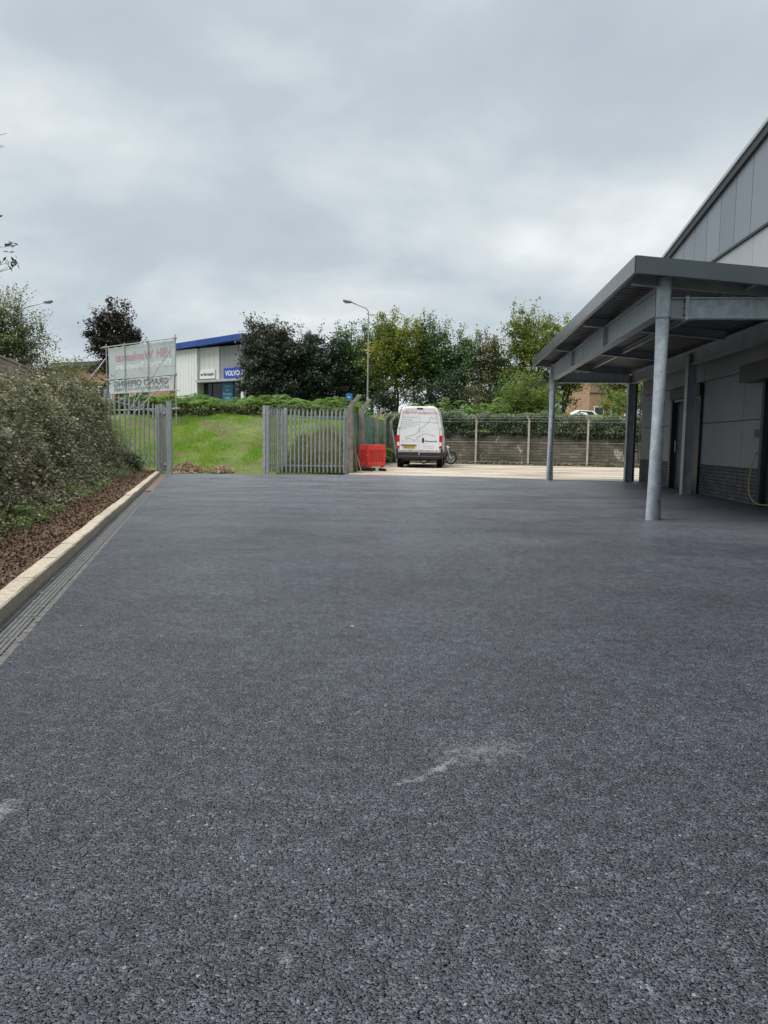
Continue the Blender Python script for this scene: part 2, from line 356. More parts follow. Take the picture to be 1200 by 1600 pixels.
# ------------------------------------------------------------------ mesh helpers
COL = SC.collection
class MB:
    def __init__(s): s.v = []; s.f = []
    def add(s, vs, fs):
        n = len(s.v); s.v += [tuple(p) for p in vs]; s.f += [tuple(i + n for i in f) for f in fs]; return s
    def box(s, x0, x1, y0, y1, z0, z1):
        return s.add([(x0, y0, z0), (x1, y0, z0), (x1, y1, z0), (x0, y1, z0), (x0, y0, z1), (x1, y0, z1), (x1, y1, z1), (x0, y1, z1)],
                     [(0, 3, 2, 1), (4, 5, 6, 7), (0, 1, 5, 4), (1, 2, 6, 5), (2, 3, 7, 6), (3, 0, 4, 7)])
    def extr(s, poly, a, b):
        """poly: list of 3-D points of one end, moved by vector (b - a) for the other end"""
        n = len(poly); d = Vector(b) - Vector(a)
        p0 = [Vector(p) for p in poly]; p1 = [p + d for p in p0]
        return s.add(p0 + p1, [tuple(range(n))[::-1], tuple(range(n, 2 * n))] + [(i, (i + 1) % n, n + (i + 1) % n, n + i) for i in range(n)])
    def sweep(s, sec, p, q, up=(0, 0, 1)):
        """2-D section (a, b) swept from p to q; a = sideways, b = up"""
        p = Vector(p); q = Vector(q); t = (q - p).normalized(); u = Vector(up)
        a = t.cross(u).normalized(); b = a.cross(t).normalized()
        return s.extr([p + a * i + b * j for i, j in sec], p, q)
    def bar(s, p, q, w, h, up=(0, 0, 1)):
        return s.sweep([(-w / 2, -h / 2), (w / 2, -h / 2), (w / 2, h / 2), (-w / 2, h / 2)], p, q, up)
    def tube(s, pts, rad, n=8, cap=True):
        pts = [Vector(p) for p in pts]
        if isinstance(rad, (int, float)): rad = [rad] * len(pts)
        base = len(s.v); ref = None
        for i, p in enumerate(pts):
            t = (pts[min(i + 1, len(pts) - 1)] - pts[max(i - 1, 0)])
            t = t.normalized() if t.length > 1e-9 else Vector((0, 0, 1))
            if ref is None: ref = Vector((1, 0, 0)) if abs(t.x) < 0.8 else Vector((0, 1, 0))
            a = t.cross(ref).normalized(); b = t.cross(a).normalized(); ref = b.cross(t).normalized() if b.cross(t).length > 1e-6 else ref
            ref = -t.cross(a).cross(t) if False else ref
            for k in range(n):
                g = 2 * math.pi * k / n
                s.v.append(tuple(p + a * (rad[i] * math.cos(g)) + b * (rad[i] * math.sin(g))))
        for i in range(len(pts) - 1):
            for k in range(n):
                s.f.append((base + i * n + k, base + i * n + (k + 1) % n, base + (i + 1) * n + (k + 1) % n, base + (i + 1) * n + k))
        if cap:
            s.f.append(tuple(base + k for k in range(n))[::-1]); s.f.append(tuple(base + (len(pts) - 1) * n + k for k in range(n)))
        return s
    def mesh(s, name):
        me = bpy.data.meshes.new(name); me.from_pydata(s.v, [], s.f); me.update(); return me

def tag(o, label=None, cat=None, group=None, kind=None):
    if label: o['label'] = label
    if cat: o['category'] = cat
    if group: o['group'] = group
    if kind: o['kind'] = kind
    return o
def link(name, data, parent=None, loc=None, rz=0.0):
    o = bpy.data.objects.new(name, data); COL.objects.link(o)
    if parent is not None: o.parent = parent
    if loc is not None: o.location = loc
    if rz: o.rotation_euler = (0, 0, rz)
    return o
def obj(name, mb, mat, parent=None, loc=None, rz=0.0, smooth=False, bevel=0.0):
    me = mb.mesh(name) if isinstance(mb, MB) else mb
    if not me.materials: me.materials.append(MATS[mat])
    if smooth:
        me.polygons.foreach_set('use_smooth', [True] * len(me.polygons))
        if hasattr(me, 'set_sharp_from_angle'): me.set_sharp_from_angle(angle=R(40))
    o = link(name, me, parent, loc, rz)
    if bevel:
        b = o.modifiers.new('bevel', 'BEVEL'); b.width = bevel; b.segments = 2; b.limit_method = 'ANGLE'; b.angle_limit = R(40)
    return o
def thing(name, label, cat, loc=(0, 0, 0), rz=0.0, group=None):
    return tag(link(name, None, None, loc, rz), label, cat, group)
def struct(name, mb, mat, **k):
    return tag(obj(name, mb, mat, **k), kind='structure')
def ibeam(w, h, tf=0.016, tw=0.011):
    a, b = w / 2, h / 2
    return [(-a, -b), (a, -b), (a, -b + tf), (tw / 2, -b + tf), (tw / 2, b - tf), (a, b - tf), (a, b), (-a, b), (-a, b - tf), (-tw / 2, b - tf), (-tw / 2, -b + tf), (-a, -b + tf)]
_font_cache = {}
def text_mesh(txt, size, width=None, bold=0.0, mirror=False, spacing=1.0):
    """flat lettering in the local XZ plane, facing -Y, left edge at x = 0"""
    cu = bpy.data.curves.new('lettering', 'FONT'); cu.body = txt; cu.size = size; cu.offset = bold; cu.space_character = spacing
    cu.resolution_u = 3; cu.extrude = 0.0
    to = bpy.data.objects.new('lettering', cu); COL.objects.link(to)
    dg = bpy.context.evaluated_depsgraph_get()
    me = bpy.data.meshes.new_from_object(to.evaluated_get(dg))
    bpy.data.objects.remove(to)
    n = len(me.vertices); co = np.empty(n * 3, 'f'); me.vertices.foreach_get('co', co); co = co.reshape(-1, 3)
    if n:
        co[:, 0] -= co[:, 0].min(); w = co[:, 0].max()
        if width and w > 0: co[:, 0] *= width / w
        if mirror: co[:, 0] = -co[:, 0]
    o2 = np.zeros_like(co); o2[:, 0] = co[:, 0]; o2[:, 2] = co[:, 1]
    me.vertices.foreach_set('co', o2.ravel()); me.update(); me.materials.clear()
    return me

def vnoise(x, y, seed=0):
    """smooth value noise 0..1"""
    x = np.asarray(x, float); y = np.asarray(y, float)
    xi = np.floor(x); yi = np.floor(y); fx = x - xi; fy = y - yi
    fx = fx * fx * (3 - 2 * fx); fy = fy * fy * (3 - 2 * fy)
    def h(a, b):
        q = np.sin(a * 127.1 + b * 311.7 + seed * 74.7) * 43758.5453
        return q - np.floor(q)
    return (h(xi, yi) * (1 - fx) + h(xi + 1, yi) * fx) * (1 - fy) + (h(xi, yi + 1) * (1 - fx) + h(xi + 1, yi + 1) * fx) * fy
def sstep(a, b, x):
    t = np.clip((np.asarray(x, float) - a) / (b - a), 0, 1); return t * t * (3 - 2 * t)

def quad_mesh(name, V, tint, mat):
    """V: (n,4,3) quads; tint: (n,)"""
    n = len(V); me = bpy.data.meshes.new(name)
    me.vertices.add(4 * n); me.loops.add(4 * n); me.polygons.add(n)
    me.vertices.foreach_set('co', np.ascontiguousarray(V, 'f').ravel())
    me.loops.foreach_set('vertex_index', np.arange(4 * n, dtype=np.int32))
    me.polygons.foreach_set('loop_start', np.arange(0, 4 * n, 4, dtype=np.int32))
    me.update(calc_edges=True)
    a = me.attributes.new('tint', 'FLOAT', 'POINT'); a.data.foreach_set('value', np.repeat(np.clip(tint, 0, 1), 4).astype('f'))
    me.materials.append(MATS[mat])
    return me
def leaf_quads(C, size, aspect=0.55, up=0.35, out=None, droop=0.0, g=None):
    """one diamond leaf per centre; out = optional outward directions that bias the leaf normals"""
    g = g or rng; n = len(C); size = np.broadcast_to(size, (n,))
    N = g.normal(size=(n, 3)); N /= np.linalg.norm(N, axis=1, keepdims=True)
    N[:, 2] = np.abs(N[:, 2]); N = N * (1 - up) + np.array([0, 0, up])
    if out is not None: N = N + out * 0.7
    N /= np.linalg.norm(N, axis=1, keepdims=True)
    D = g.normal(size=(n, 3)); D[:, 2] -= droop; D -= N * np.sum(D * N, 1, keepdims=True); D /= np.linalg.norm(D, axis=1, keepdims=True) + 1e-9
    S = np.cross(N, D); h = (size * 0.5)[:, None]; w = h * aspect
    return np.stack([C - D * h, C + S * w + N * h * 0.18 - D * h * 0.1, C + D * h, C - S * w + N * h * 0.18 - D * h * 0.1], 1)

# ------------------------------------------------------------------ terrain and paving
KD = (-0.2446, 0.9696); KN = (-0.9696, -0.2446); KROT = math.asin(0.2446)
def kp(t, s):
    """point along the kerb line (t) and to its left (s)"""
    return (-1.195 + KD[0] * t + KN[0] * s, KD[1] * t + KN[1] * s)
def fence_x(y): return -1.22 + 0.11 * (y - 26.1)
def wall_y(x): return 40.6 - 0.276 * (x - 0.2)
def terr(x, y):
    x = np.asarray(x, float); y = np.asarray(y, float)
    s = -(x + 1.195 + 0.2523 * y) * 0.9696
    bank = 1.75 * sstep(0.75, 2.2, s) + 0.65 * sstep(2.2, 7, s)
    prof = np.interp(y, [25.0, 27, 33, 38, 42, 60], [0, 0.35, 1.9, 2.55, 2.8, 2.8])
    far = prof * sstep(0.05, 1.8, fence_x(y) - x)
    dw = (y - wall_y(x)) * 0.964
    beh = 1.45 * sstep(0.12, 0.5, dw) + 1.35 * sstep(0.6, 4.5, dw)
    h = np.maximum(np.maximum(bank, far), beh)
    bump = (vnoise(x * 0.9, y * 0.9, 3) - 0.5) * 0.22 + (vnoise(x * 2.7, y * 2.7, 5) - 0.5) * 0.08
    return h + bump * np.clip(h, 0, 1) - 0.04
def terrz(x, y): return float(terr(x, y))

xs = np.concatenate([[-900, -500, -250, -130, -80, -55, -40, -32, -27], np.arange(-24, 20.01, 0.33), [22, 26, 32, 45, 70, 120, 250, 500, 900]])
ys = np.concatenate([[-300, -120, -50, -20, -10, -5, -2], np.arange(0, 46.01, 0.33), [48, 51, 55, 60, 66, 75, 90, 120, 180, 300, 600, 1200, 2400]])
GX, GY = np.meshgrid(xs, ys); GZ = terr(GX, GY)
nx, ny = len(xs), len(ys)
mb = MB(); mb.v = [(float(a), float(b), float(c)) for a, b, c in zip(GX.ravel(), GY.ravel(), GZ.ravel())]
mb.f = [(j * nx + i, j * nx + i + 1, (j + 1) * nx + i + 1, (j + 1) * nx + i) for j in range(ny - 1) for i in range(nx - 1)]
struct('terrain', mb, 'terrain', smooth=True)

mb = MB()
a0, a1 = kp(-9, -0.212), kp(23.75, -0.212)
edge_ = [(12, 22.3), (8, 23.0), (5.1, 23.55), (3, 24.3), (0.8, 24.62), (-1.2, 24.72), (-3.9, 24.4), (-6.7, 23.55)]; er = random.Random(4); rag = []
for (xa, ya), (xb, yb) in zip(edge_[:-1], edge_[1:]):
    n_ = int(abs(xa - xb) / 0.12)
    for i in range(n_):
        f = i / n_; xx = xa + (xb - xa) * f; rag.append((xx, ya + (yb - ya) * f + 0.16 * (float(vnoise(xx * 1.7, 0.5, 8)) - 0.5) + 0.05 * er.uniform(-1, 1)))
pts = [a0, (34, -11), (34, 19.8)] + rag + [edge_[-1], a1]
mb.add([(x, y, 0.0) for x, y in pts], [tuple(range(len(pts)))])
struct('tarmac', mb, 'tarmac')
mb = MB()
pts = [(-1.35, 24.0), (34, 17.5), (34, 31.0), (14.2, 36.75), (0.25, 40.62), (-1.22, 26.1)]
mb.add([(x, y, -0.006) for x, y in pts], [tuple(range(len(pts)))])
struct('concrete_yard', mb, 'yard_concrete')

# kerb: separate stones with open joints
kerb = tag(link('kerb', None, None, (-1.195, 0, 0), KROT), 'pale cream concrete kerb running along the left edge of the tarmac', None, None, 'structure')
L = 0.915; kr = random.Random(3); kmesh = []
for k in range(4):
    mb = MB(); w = 0.135; n = 6
    prof = [(-w, -0.05), (0.0, -0.05), (0.0, 0.088), (-0.012, 0.1), (-w + 0.008, 0.1), (-w, 0.092)]
    secs = []
    for i in range(n):
        y = 0.004 + (L - 0.008) * i / (n - 1)
        secs.append([(x + (kr.uniform(-0.002, 0.002)), y, z + (kr.uniform(-0.003, 0.002) if z > 0 else 0)) for x, z in prof])
    m = len(prof); mb.v = [p for s_ in secs for p in s_]
    mb.f = [(i * m + j, i * m + (j + 1) % m, (i + 1) * m + (j + 1) % m, (i + 1) * m + j) for i in range(n - 1) for j in range(m)]
    mb.f += [tuple(range(m))[::-1], tuple((n - 1) * m + j for j in range(m))]
    mb.f = [f[::-1] for f in mb.f]
    me = mb.mesh('kerb_stone'); me.materials.append(MATS['kerb_concrete']); kmesh.append(me)
for i in range(-3, 26):
    o = link('kerb_stone', kmesh[i % 4], kerb, (kr.uniform(-0.004, 0.004), i * L, kr.uniform(-0.004, 0.004)))
    o.rotation_euler = (kr.uniform(-0.003, 0.003), 0, kr.uniform(-0.003, 0.003))
mb = MB().box(-0.12, -0.012, -3 * L, 26 * L, -0.05, 0.082)
obj('kerb_bedding', mb, 'dirty_kerb', kerb)

# slotted drainage channel beside the kerb
chan = tag(link('drainage_channel', None, None, (-1.195, 0, 0), KROT), 'grey slotted drainage channel at the foot of the pale kerb', 'drain')
obj('channel_edge', MB().box(0.002, 0.026, -3, 16.3, -0.06, -0.001), 'channel_concrete', chan)
obj('channel_edge', MB().box(0.184, 0.210, -3, 16.3, -0.06, -0.001), 'channel_concrete', chan)
obj('channel_bed', MB().box(0.026, 0.184, -3, 16.3, -0.06, -0.022), 'channel_dark', chan)
mb = MB(); gl = 0.5
mb.box(0.028, 0.040, 0.004, gl - 0.004, -0.021, -0.002); mb.box(0.170, 0.182, 0.004, gl - 0.004, -0.021, -0.002)
for i in range(1, 5):
    x = 0.034 + i * 0.0284; mb.box(x - 0.011, x + 0.011, 0.004, gl - 0.004, -0.0215, -0.003)
for i in range(9):
    y = 0.004 + i * (gl - 0.028) / 8; mb.box(0.0402, 0.1698, y, y + (0.02 if i in (0, 8) else 0.011), -0.0205, -0.005)
gme = mb.mesh('grate'); gme.materials.append(MATS['grate_iron'])
for i in range(-6, 32):
    link('grate', gme, chan, (0, i * gl + 0.15, kr.uniform(-0.002, 0.0)))
mb = MB(); n = 60
for i in range(n + 1):
    y = 16.3 + 7.6 * i / n
    for j in range(6):
        x = 0.001 + 0.2085 * j / 5
        mb.v.append((x, y, -0.008 + 0.012 * vnoise(x * 25, y * 6, 2) if 0 < j < 5 else -0.012))
mb.f = [(i * 6 + j, i * 6 + j + 1, (i + 1) * 6 + j + 1, (i + 1) * 6 + j) for i in range(n) for j in range(5)]
obj('channel_silt', mb, 'drain_dirt', chan, smooth=True)

# mulch bed behind the kerb
mb = MB(); nt, ns = 130, 9
for i in range(nt + 1):
    t = -2 + 26 * i / nt
    for j in range(ns + 1):
        s_ = 0.13 + 1.25 * j / ns
        x, y = kp(t, s_)
        mb.v.append((x, y, terrz(x, y) + 0.085 + 0.05 * float(vnoise(x * 3, y * 3, 9)) - (0.03 if j == 0 else 0)))
mb.f = [(i * (ns + 1) + j, (i + 1) * (ns + 1) + j, (i + 1) * (ns + 1) + j + 1, i * (ns + 1) + j + 1) for i in range(nt) for j in range(ns)]
mb.f = [f[::-1] for f in mb.f]
struct('mulch_bed', mb, 'mulch_bed', smooth=True)
n = 42000
t = 3.0 + 21 * rng.random(n) ** 1.5; s_ = 0.14 + 1.1 * rng.random(n) ** 1.1
P = np.array([-1.195 + KD[0] * t + KN[0] * s_, KD[1] * t + KN[1] * s_]).T
C = np.column_stack([P, terr(P[:, 0], P[:, 1]) + 0.115 + 0.05 * vnoise(P[:, 0] * 3, P[:, 1] * 3, 9) + rng.uniform(-0.02, 0.015, n)])
V = leaf_quads(C, rng.uniform(0.016, 0.042, n) * (1 + t / 24), 0.45, 0.25)
me = quad_mesh('bark_chips', V, rng.random(n), 'bark_chips')
tag(obj('bark_chips', me, 'bark_chips'), 'brown bark chippings spread on the bed behind the kerb', 'mulch', None, 'stuff')

# ------------------------------------------------------------------ canopy (local x = towards the building, y = away from the camera)
CROT = -R(5.0); CORG = (4.07, 11.13, 0)
SL = 0.1                                                            # fall of the canopy roof towards the wall
def dz(v, z0=3.66): return z0 - SL * (v + 0.53)
can = thing('canopy', 'galvanised steel loading canopy with grey fascia attached to the warehouse', 'canopy', CORG, CROT)
def round_col(u):
    mb = MB(); mb.tube([(0, u, 0.0), (0, u, 3.56)], 0.1095, 28)
    o = obj('column', mb, 'galvanised', can, smooth=True)
    for zz in (2.98, 3.50): obj('weld_collar', MB().tube([(0, u, zz), (0, u, zz + 0.012)], 0.1125, 28), 'galvanised', o, smooth=True)
    for zz, an in ((0.55, -1.3), (0.30, -1.2), (2.2, -1.7), (1.4, -1.35), (2.95, -1.5)):
        c = Vector((0.1085 * math.cos(an), u + 0.1085 * math.sin(an), zz)); d = Vector((math.cos(an), math.sin(an), 0))
        obj('vent_plug', MB().tube([c, c + d * 0.004], [0.010, 0.008], 8), 'black_plastic', o)
round_col(0.0); round_col(11.74)
for u in (0.0, 6.15, 11.74):
    mb = MB(); mb.extr([(2.35 + b, u + a, -0.01) for a, b in ibeam(0.203, 0.203, 0.014, 0.009)], (0, 0, -0.01), (0, 0, 3.20))
    o = obj('column', mb, 'galvanised_beam', can)
    obj('base_plate', MB().box(2.2, 2.5, u - 0.16, u + 0.16, -0.01, 0.008), 'galvanised_beam', o)
# outer edge beam with web stiffeners and end plates
mb = MB().sweep(ibeam(0.18, 0.41), (0, 0.16, 3.25), (0, 11.58, 3.25)); eb = obj('edge_beam', mb, 'galvanised_beam', can)
for u in (3.91, 7.83):
    for sx in (-1, 1): obj('stiffener', MB().box(min(sx * 0.006, sx * 0.086), max(sx * 0.006, sx * 0.086), u - 0.008, u + 0.008, 3.062, 3.438), 'galvanised_beam', eb)
for u in (0.125, 11.6): obj('end_plate', MB().box(-0.095, 0.095, u, u + 0.02, 3.03, 3.47), 'galvanised', eb)
mb = MB().sweep(ibeam(0.16, 0.32), (2.35, -1.5, 3.11), (2.35, 12.3, 3.11)); obj('wall_beam', mb, 'galvanised_beam', can)
for u in (0.0, 11.74):
    o = obj('cross_beam', MB().sweep(ibeam(0.15, 0.30), (0.34, u, 3.125), (2.25, u, 3.125)), 'galvanised', can)
    obj('stub', MB().sweep(ibeam(0.15, 0.30), (0.1, u, 3.125), (0.295, u, 3.125)), 'galvanised_beam', o)
    for a in (0.296, 0.319): obj('end_plate', MB().box(a, a + 0.020, u - 0.09, u + 0.09, 2.955, 3.295), 'galvanised', o)
    for zz in (3.03, 3.125, 3.22):
        for yy in (-0.05, 0.05): obj('bolt', MB().tube([(0.278, u + yy, zz), (0.296, u + yy, zz)], 0.014, 6), 'fascia_joint', o)
for u in (0.0, 3.91, 7.83, 11.74):                                    # rafters over the edge beam
    h = 0.18
    mb = MB(); p, q = (-0.46, u, dz(-0.46) - h / 2 - 0.003), (2.27, u, dz(2.27) - h / 2 - 0.003)
    mb.sweep(ibeam(0.10, h, 0.012, 0.008), p, q); obj('rafter', mb, 'galvanised_beam', can)
mb = MB().sweep(ibeam(0.07, 0.10, 0.008, 0.006), (1.15, -0.4, dz(1.15) - 0.06), (1.15, 12.3, dz(1.15) - 0.06)); obj('purlin', mb, 'galvanised_beam', can)
# profiled deck
mb = MB(); per = 0.2; u = -0.47; k = 0
prof = []
while u < 12.36:
    for du, z_ in ((0.0, 0.0), (0.085, 0.0), (0.105, 0.035), (0.18, 0.035)):
        if u + du < 12.4: prof.append((u + du, z_))
    u += per
for uu, z_ in prof: mb.v += [(-0.49, uu, dz(-0.49) + z_), (2.70, uu, dz(2.70) + z_)]
mb.f = [(2 * i, 2 * i + 1, 2 * i + 3, 2 * i + 2) for i in range(len(prof) - 1)]
obj('roof_deck', mb, 'deck_steel', can)
mb = MB(); z0 = 0.055
mb.add([(-0.52, -0.49, dz(-0.52) + z0), (2.72, -0.49, dz(2.72) + z0), (2.72, 12.42, dz(2.72) + z0), (-0.52, 12.42, dz(-0.52) + z0)], [(0, 1, 2, 3)])
obj('roof_sheet', mb, 'roof_sheet', can)
# fascia: folded sheets with joints
def fascia(p, q, inward, h=0.235, drop=0.0):
    p = Vector(p); q = Vector(q); w = Vector(inward)
    mb = MB(); t = 0.012
    sec = [(0, 0), (0, h), (0.10, h), (0.10, h - t), (t, h - t), (t, t), (0.07, t), (0.07, 0)]
    mb.extr([p + w * a + Vector((0, 0, b)) for a, b in sec], p, q)
    return mb
zf = 3.53
us = [-0.53, 1.65, 4.7, 7.75, 10.8, 12.45]
for a, b in zip(us[:-1], us[1:]):
    obj('fascia', fascia((-0.56, a + 0.003, zf), (-0.56, b - 0.003, zf), (1, 0, 0)), 'fascia_grey', can)
vsx = [-0.545, 2.70]
for a, b in zip(vsx[:-1], vsx[1:]):
    for u, sg in ((-0.545, 1), (12.46, -1)):
        obj('fascia', fascia((a + 0.002, u, zf - SL * (a + 0.545)), (b - 0.002, u, zf - SL * (b + 0.545)), (0, sg, 0)), 'fascia_grey', can)

# ------------------------------------------------------------------ warehouse behind the canopy
wh = thing('warehouse', 'large grey clad warehouse with dark verge and brick plinth behind the canopy', 'building', CORG, CROT)
VW = 2.75
def roofz(u): return 7.63 - 0.13 * u
U0, U1 = -14.0, 12.0
mb = MB()                                                            # closed dark core that the panels hang on
DO = (6.62, 8.66); SO = (-1.6, 2.95)
prof = [(U0, 0), (U0, roofz(U0)), (U1, roofz(U1)), (U1, 0)]
mb.add([(VW + 0.09, u, z) for u, z in prof] + [(VW + 26, u, z) for u, z in prof], [(0, 1, 2, 3), (7, 6, 5, 4), (1, 5, 6, 2), (2, 6, 7, 3), (0, 4, 5, 1)])
core = obj('core_wall', mb, 'seam_dark', wh)
def panel(u0, u1, z0a, z1a, z1b=None, mat='cladding_light', g=0.008, name='panel', d=0.0):
    z1b = z1a if z1b is None else z1b
    mb = MB(); x0, x1 = VW - d, VW + 0.085
    pr = [(u0 + g, z0a + g), (u1 - g, z0a + g), (u1 - g, z1b - g), (u0 + g, z1a - g)]
    mb.add([(x0, u, z) for u, z in pr] + [(x1, u, z) for u, z in pr], [(0, 3, 2, 1)[::-1], (4, 5, 6, 7), (0, 1, 5, 4)[::-1], (1, 2, 6, 5)[::-1], (2, 3, 7, 6)[::-1], (3, 0, 4, 7)[::-1]])
    return obj(name, mb, mat, wh)
# upper dark vertical panels
pw = 0.86; u = -12.0 + 0.0; 
edges = [3.40 + pw * k for k in range(-17, 11)]; edges = [e for e in edges if e < U1] + [U1]
for a, b in zip(edges[:-1], edges[1:]):
    panel(a, b, 5.30, roofz(a) - 0.20, roofz(b) - 0.20, 'cladding_dark', 0.012)
obj('drip_flashing', MB().box(VW - 0.035, VW + 0.02, edges[0], U1 + 0.02, 5.245, 5.295), 'seam_dark', wh)
# large light panels down to the canopy; beneath it the colour holds its shade
cols = [(-12.0, -7.4), (-7.4, -3.0), (-3.0, 0.55), (0.55, 4.05), (4.05, 6.45), (6.45, 8.8), (8.8, U1)]
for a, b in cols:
    panel(a, b, 4.30, 5.24, mat='cladding_light'); panel(a, b, 3.40, 4.30, mat='cladding_light'); panel(a, b, 2.60, 3.40, mat='cladding_shade_grey')
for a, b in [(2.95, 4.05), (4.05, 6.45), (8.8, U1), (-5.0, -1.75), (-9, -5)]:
    panel(a, b, 0.69, 1.64, mat='cladding_shade_grey'); panel(a, b, 1.64, 2.60, mat='cladding_shade_grey')
# verge: dark flashing with a light capping above
mb = MB(); mb.add([(VW - 0.06, U0, roofz(U0) - 0.20), (VW - 0.06, U1 + 0.1, roofz(U1 + 0.1) - 0.20), (VW - 0.06, U1 + 0.1, roofz(U1 + 0.1) - 0.02), (VW - 0.06, U0, roofz(U0) - 0.02)], [(0, 1, 2, 3)])
mb = MB().extr([(VW - 0.06, U0, roofz(U0) - 0.20), (VW + 0.08, U0, roofz(U0) - 0.20), (VW + 0.08, U0, roofz(U0) - 0.03), (VW - 0.06, U0, roofz(U0) - 0.03)], (0, U0, roofz(U0)), (0, U1 + 0.1, roofz(U1 + 0.1)))
obj('verge', mb, 'seam_dark', wh)
mb = MB().extr([(VW - 0.09, U0, roofz(U0) - 0.028), (VW + 0.6, U0, roofz(U0) - 0.028), (VW + 0.6, U0, roofz(U0) + 0.05), (VW - 0.09, U0, roofz(U0) + 0.05)], (0, U0, roofz(U0)), (0, U1 + 0.12, roofz(U1 + 0.12)))
obj('verge_cap', mb, 'cap_light', wh)
# brick plinth with a sill, between the openings
def plinth(u0, u1):
    o = obj('plinth', MB().box(VW + 0.012, VW + 0.088, u0, u1, -0.02, 0.655), 'plinth_mortar', wh)
    mb = MB(); rr = random.Random(int(u0 * 10)); row = 0; z = 0.0
    while z < 0.64:
        x = u0 - (0.1125 if row % 2 else 0)
        while x < u1:
            a, b = max(x, u0), min(x + 0.215, u1)
            if b - a > 0.03: mb.box(VW - rr.uniform(0, 0.004), VW + 0.02, a, b, z + 0.008, z + 0.067)
            x += 0.228
        z += 0.075; row += 1
    tag(obj('brick', mb, 'plinth_brick', o), kind='stuff')
    obj('sill', MB().box(VW - 0.03, VW + 0.085, u0, u1, 0.657, 0.688), 'seam_dark', o)
for a, b in [(2.95, 6.45), (8.8, U1), (-9, -1.75)]: plinth(a, b)
# personnel door in a deep black frame
dr = obj('door', MB().box(VW + 0.05, VW + 0.084, DO[0], DO[1], 0.02, 2.20), 'door_navy', wh)
obj('frame', MB().box(VW - 0.06, VW + 0.08, DO[0] - 0.17, DO[0], 0, 2.30), 'door_black', dr)
obj('frame', MB().box(VW - 0.06, VW + 0.08, DO[1], DO[1] + 0.14, 0, 2.30), 'door_black', dr)
obj('lintel', MB().box(VW - 0.10, VW + 0.08, DO[0] - 0.172, DO[1] + 0.142, 2.302, 2.56), 'door_black', dr)
for zz in (2.24, 2.27): obj('rib', MB().box(VW - 0.03, VW + 0.05, DO[0], DO[1], zz, zz + 0.015), 'galvanised_beam', dr)
obj('handle', MB().tube([(VW + 0.0, 8.45, 0.95), (VW + 0.0, 8.45, 1.25)], 0.014, 8), 'galvanised', dr)
obj('kick_plate', MB().box(VW + 0.042, VW + 0.05, DO[0] + 0.05, DO[1] - 0.05, 0.05, 0.3), 'door_black', dr)
# roller shutter at the right edge of the picture
sh = obj('roller_shutter', MB().box(VW + 0.05, VW + 0.084, SO[0], SO[1], 0.0, 2.3), 'door_black', wh)
for k in range(28): obj('slat', MB().box(VW + 0.034, VW + 0.05, SO[0], SO[1], 0.02 + k * 0.08, 0.02 + k * 0.08 + 0.07), 'door_black', sh)
obj('guide', MB().box(VW - 0.05, VW + 0.08, SO[1], SO[1] + 0.12, 0, 2.32), 'seam_dark', sh)
obj('guide', MB().box(VW - 0.05, VW + 0.08, SO[0] - 0.12, SO[0], 0, 2.32), 'seam_dark', sh)
obj('housing', MB().box(VW - 0.36, VW + 0.08, SO[0] - 0.15, SO[1] + 0.45, 2.325, 2.66), 'door_black', sh, bevel=0.006)
obj('notice_plate', MB().box(VW - 0.035, VW - 0.004, 3.02, 3.36, 1.30, 1.45), 'door_black', wh)
# pipes at the far corner
dp = thing('downpipe', 'black downpipe standing beside the far inner canopy column', 'downpipe', CORG, CROT)
obj('pipe', MB().tube([(2.585, 12.14, 0), (2.585, 12.14, 2.98), (2.66, 12.16, 3.08)], 0.058, 12), 'black_plastic', dp, smooth=True)
for zz in (0.9, 1.9, 2.75): obj('bracket', MB().box(2.52, 2.74, 12.12, 12.16, zz, zz + 0.04), 'black_plastic', dp)
cd = thing('conduit_pipe', 'thin grey conduit running up the warehouse corner', 'pipe', CORG, CROT)
obj('pipe', MB().tube([(2.70, 11.98, 0.55), (2.70, 11.98, 2.95)], 0.022, 8), 'cap_light', cd, smooth=True)
for zz in (1.1, 2.1, 2.85): obj('clip', MB().box(2.69, 2.76, 11.95, 12.01, zz, zz + 0.03), 'galvanised', cd)
# hose looped beside the shutter
pts = [(2.66, 3.02, 1.02), (2.62, 3.10, 0.85), (2.60, 3.14, 0.65), (2.56, 3.08, 0.42), (2.50, 2.85, 0.22), (2.45, 2.5, 0.12), (2.42, 2.1, 0.10), (2.44, 1.7, 0.16), (2.5, 1.4, 0.4), (2.6, 1.25, 0.8), (2.66, 1.2, 1.05)]
def smooth_pts(P, n=5):
    P = [Vector(p) for p in P]; out_ = []
    for i in range(len(P) - 1):
        p0, p1, p2, p3 = P[max(i - 1, 0)], P[i], P[i + 1], P[min(i + 2, len(P) - 1)]
        for k in range(n):
            t = k / n
            out_.append(0.5 * ((2 * p1) + (p2 - p0) * t + (2 * p0 - 5 * p1 + 4 * p2 - p3) * t * t + (3 * p1 - p0 - 3 * p2 + p3) * t ** 3))
    return out_ + [P[-1]]
hs = thing('yellow_hose', 'yellow hose hanging in a loop beside the dark roller shutter', 'hose', CORG, CROT)
obj('hose', MB().tube(smooth_pts(pts), 0.011, 8), 'hose_yellow', hs, smooth=True)
obj('hook', MB().tube([(2.75, 3.02, 1.0), (2.62, 3.02, 1.0), (2.62, 3.02, 1.06)], 0.012, 6), 'galvanised', hs)

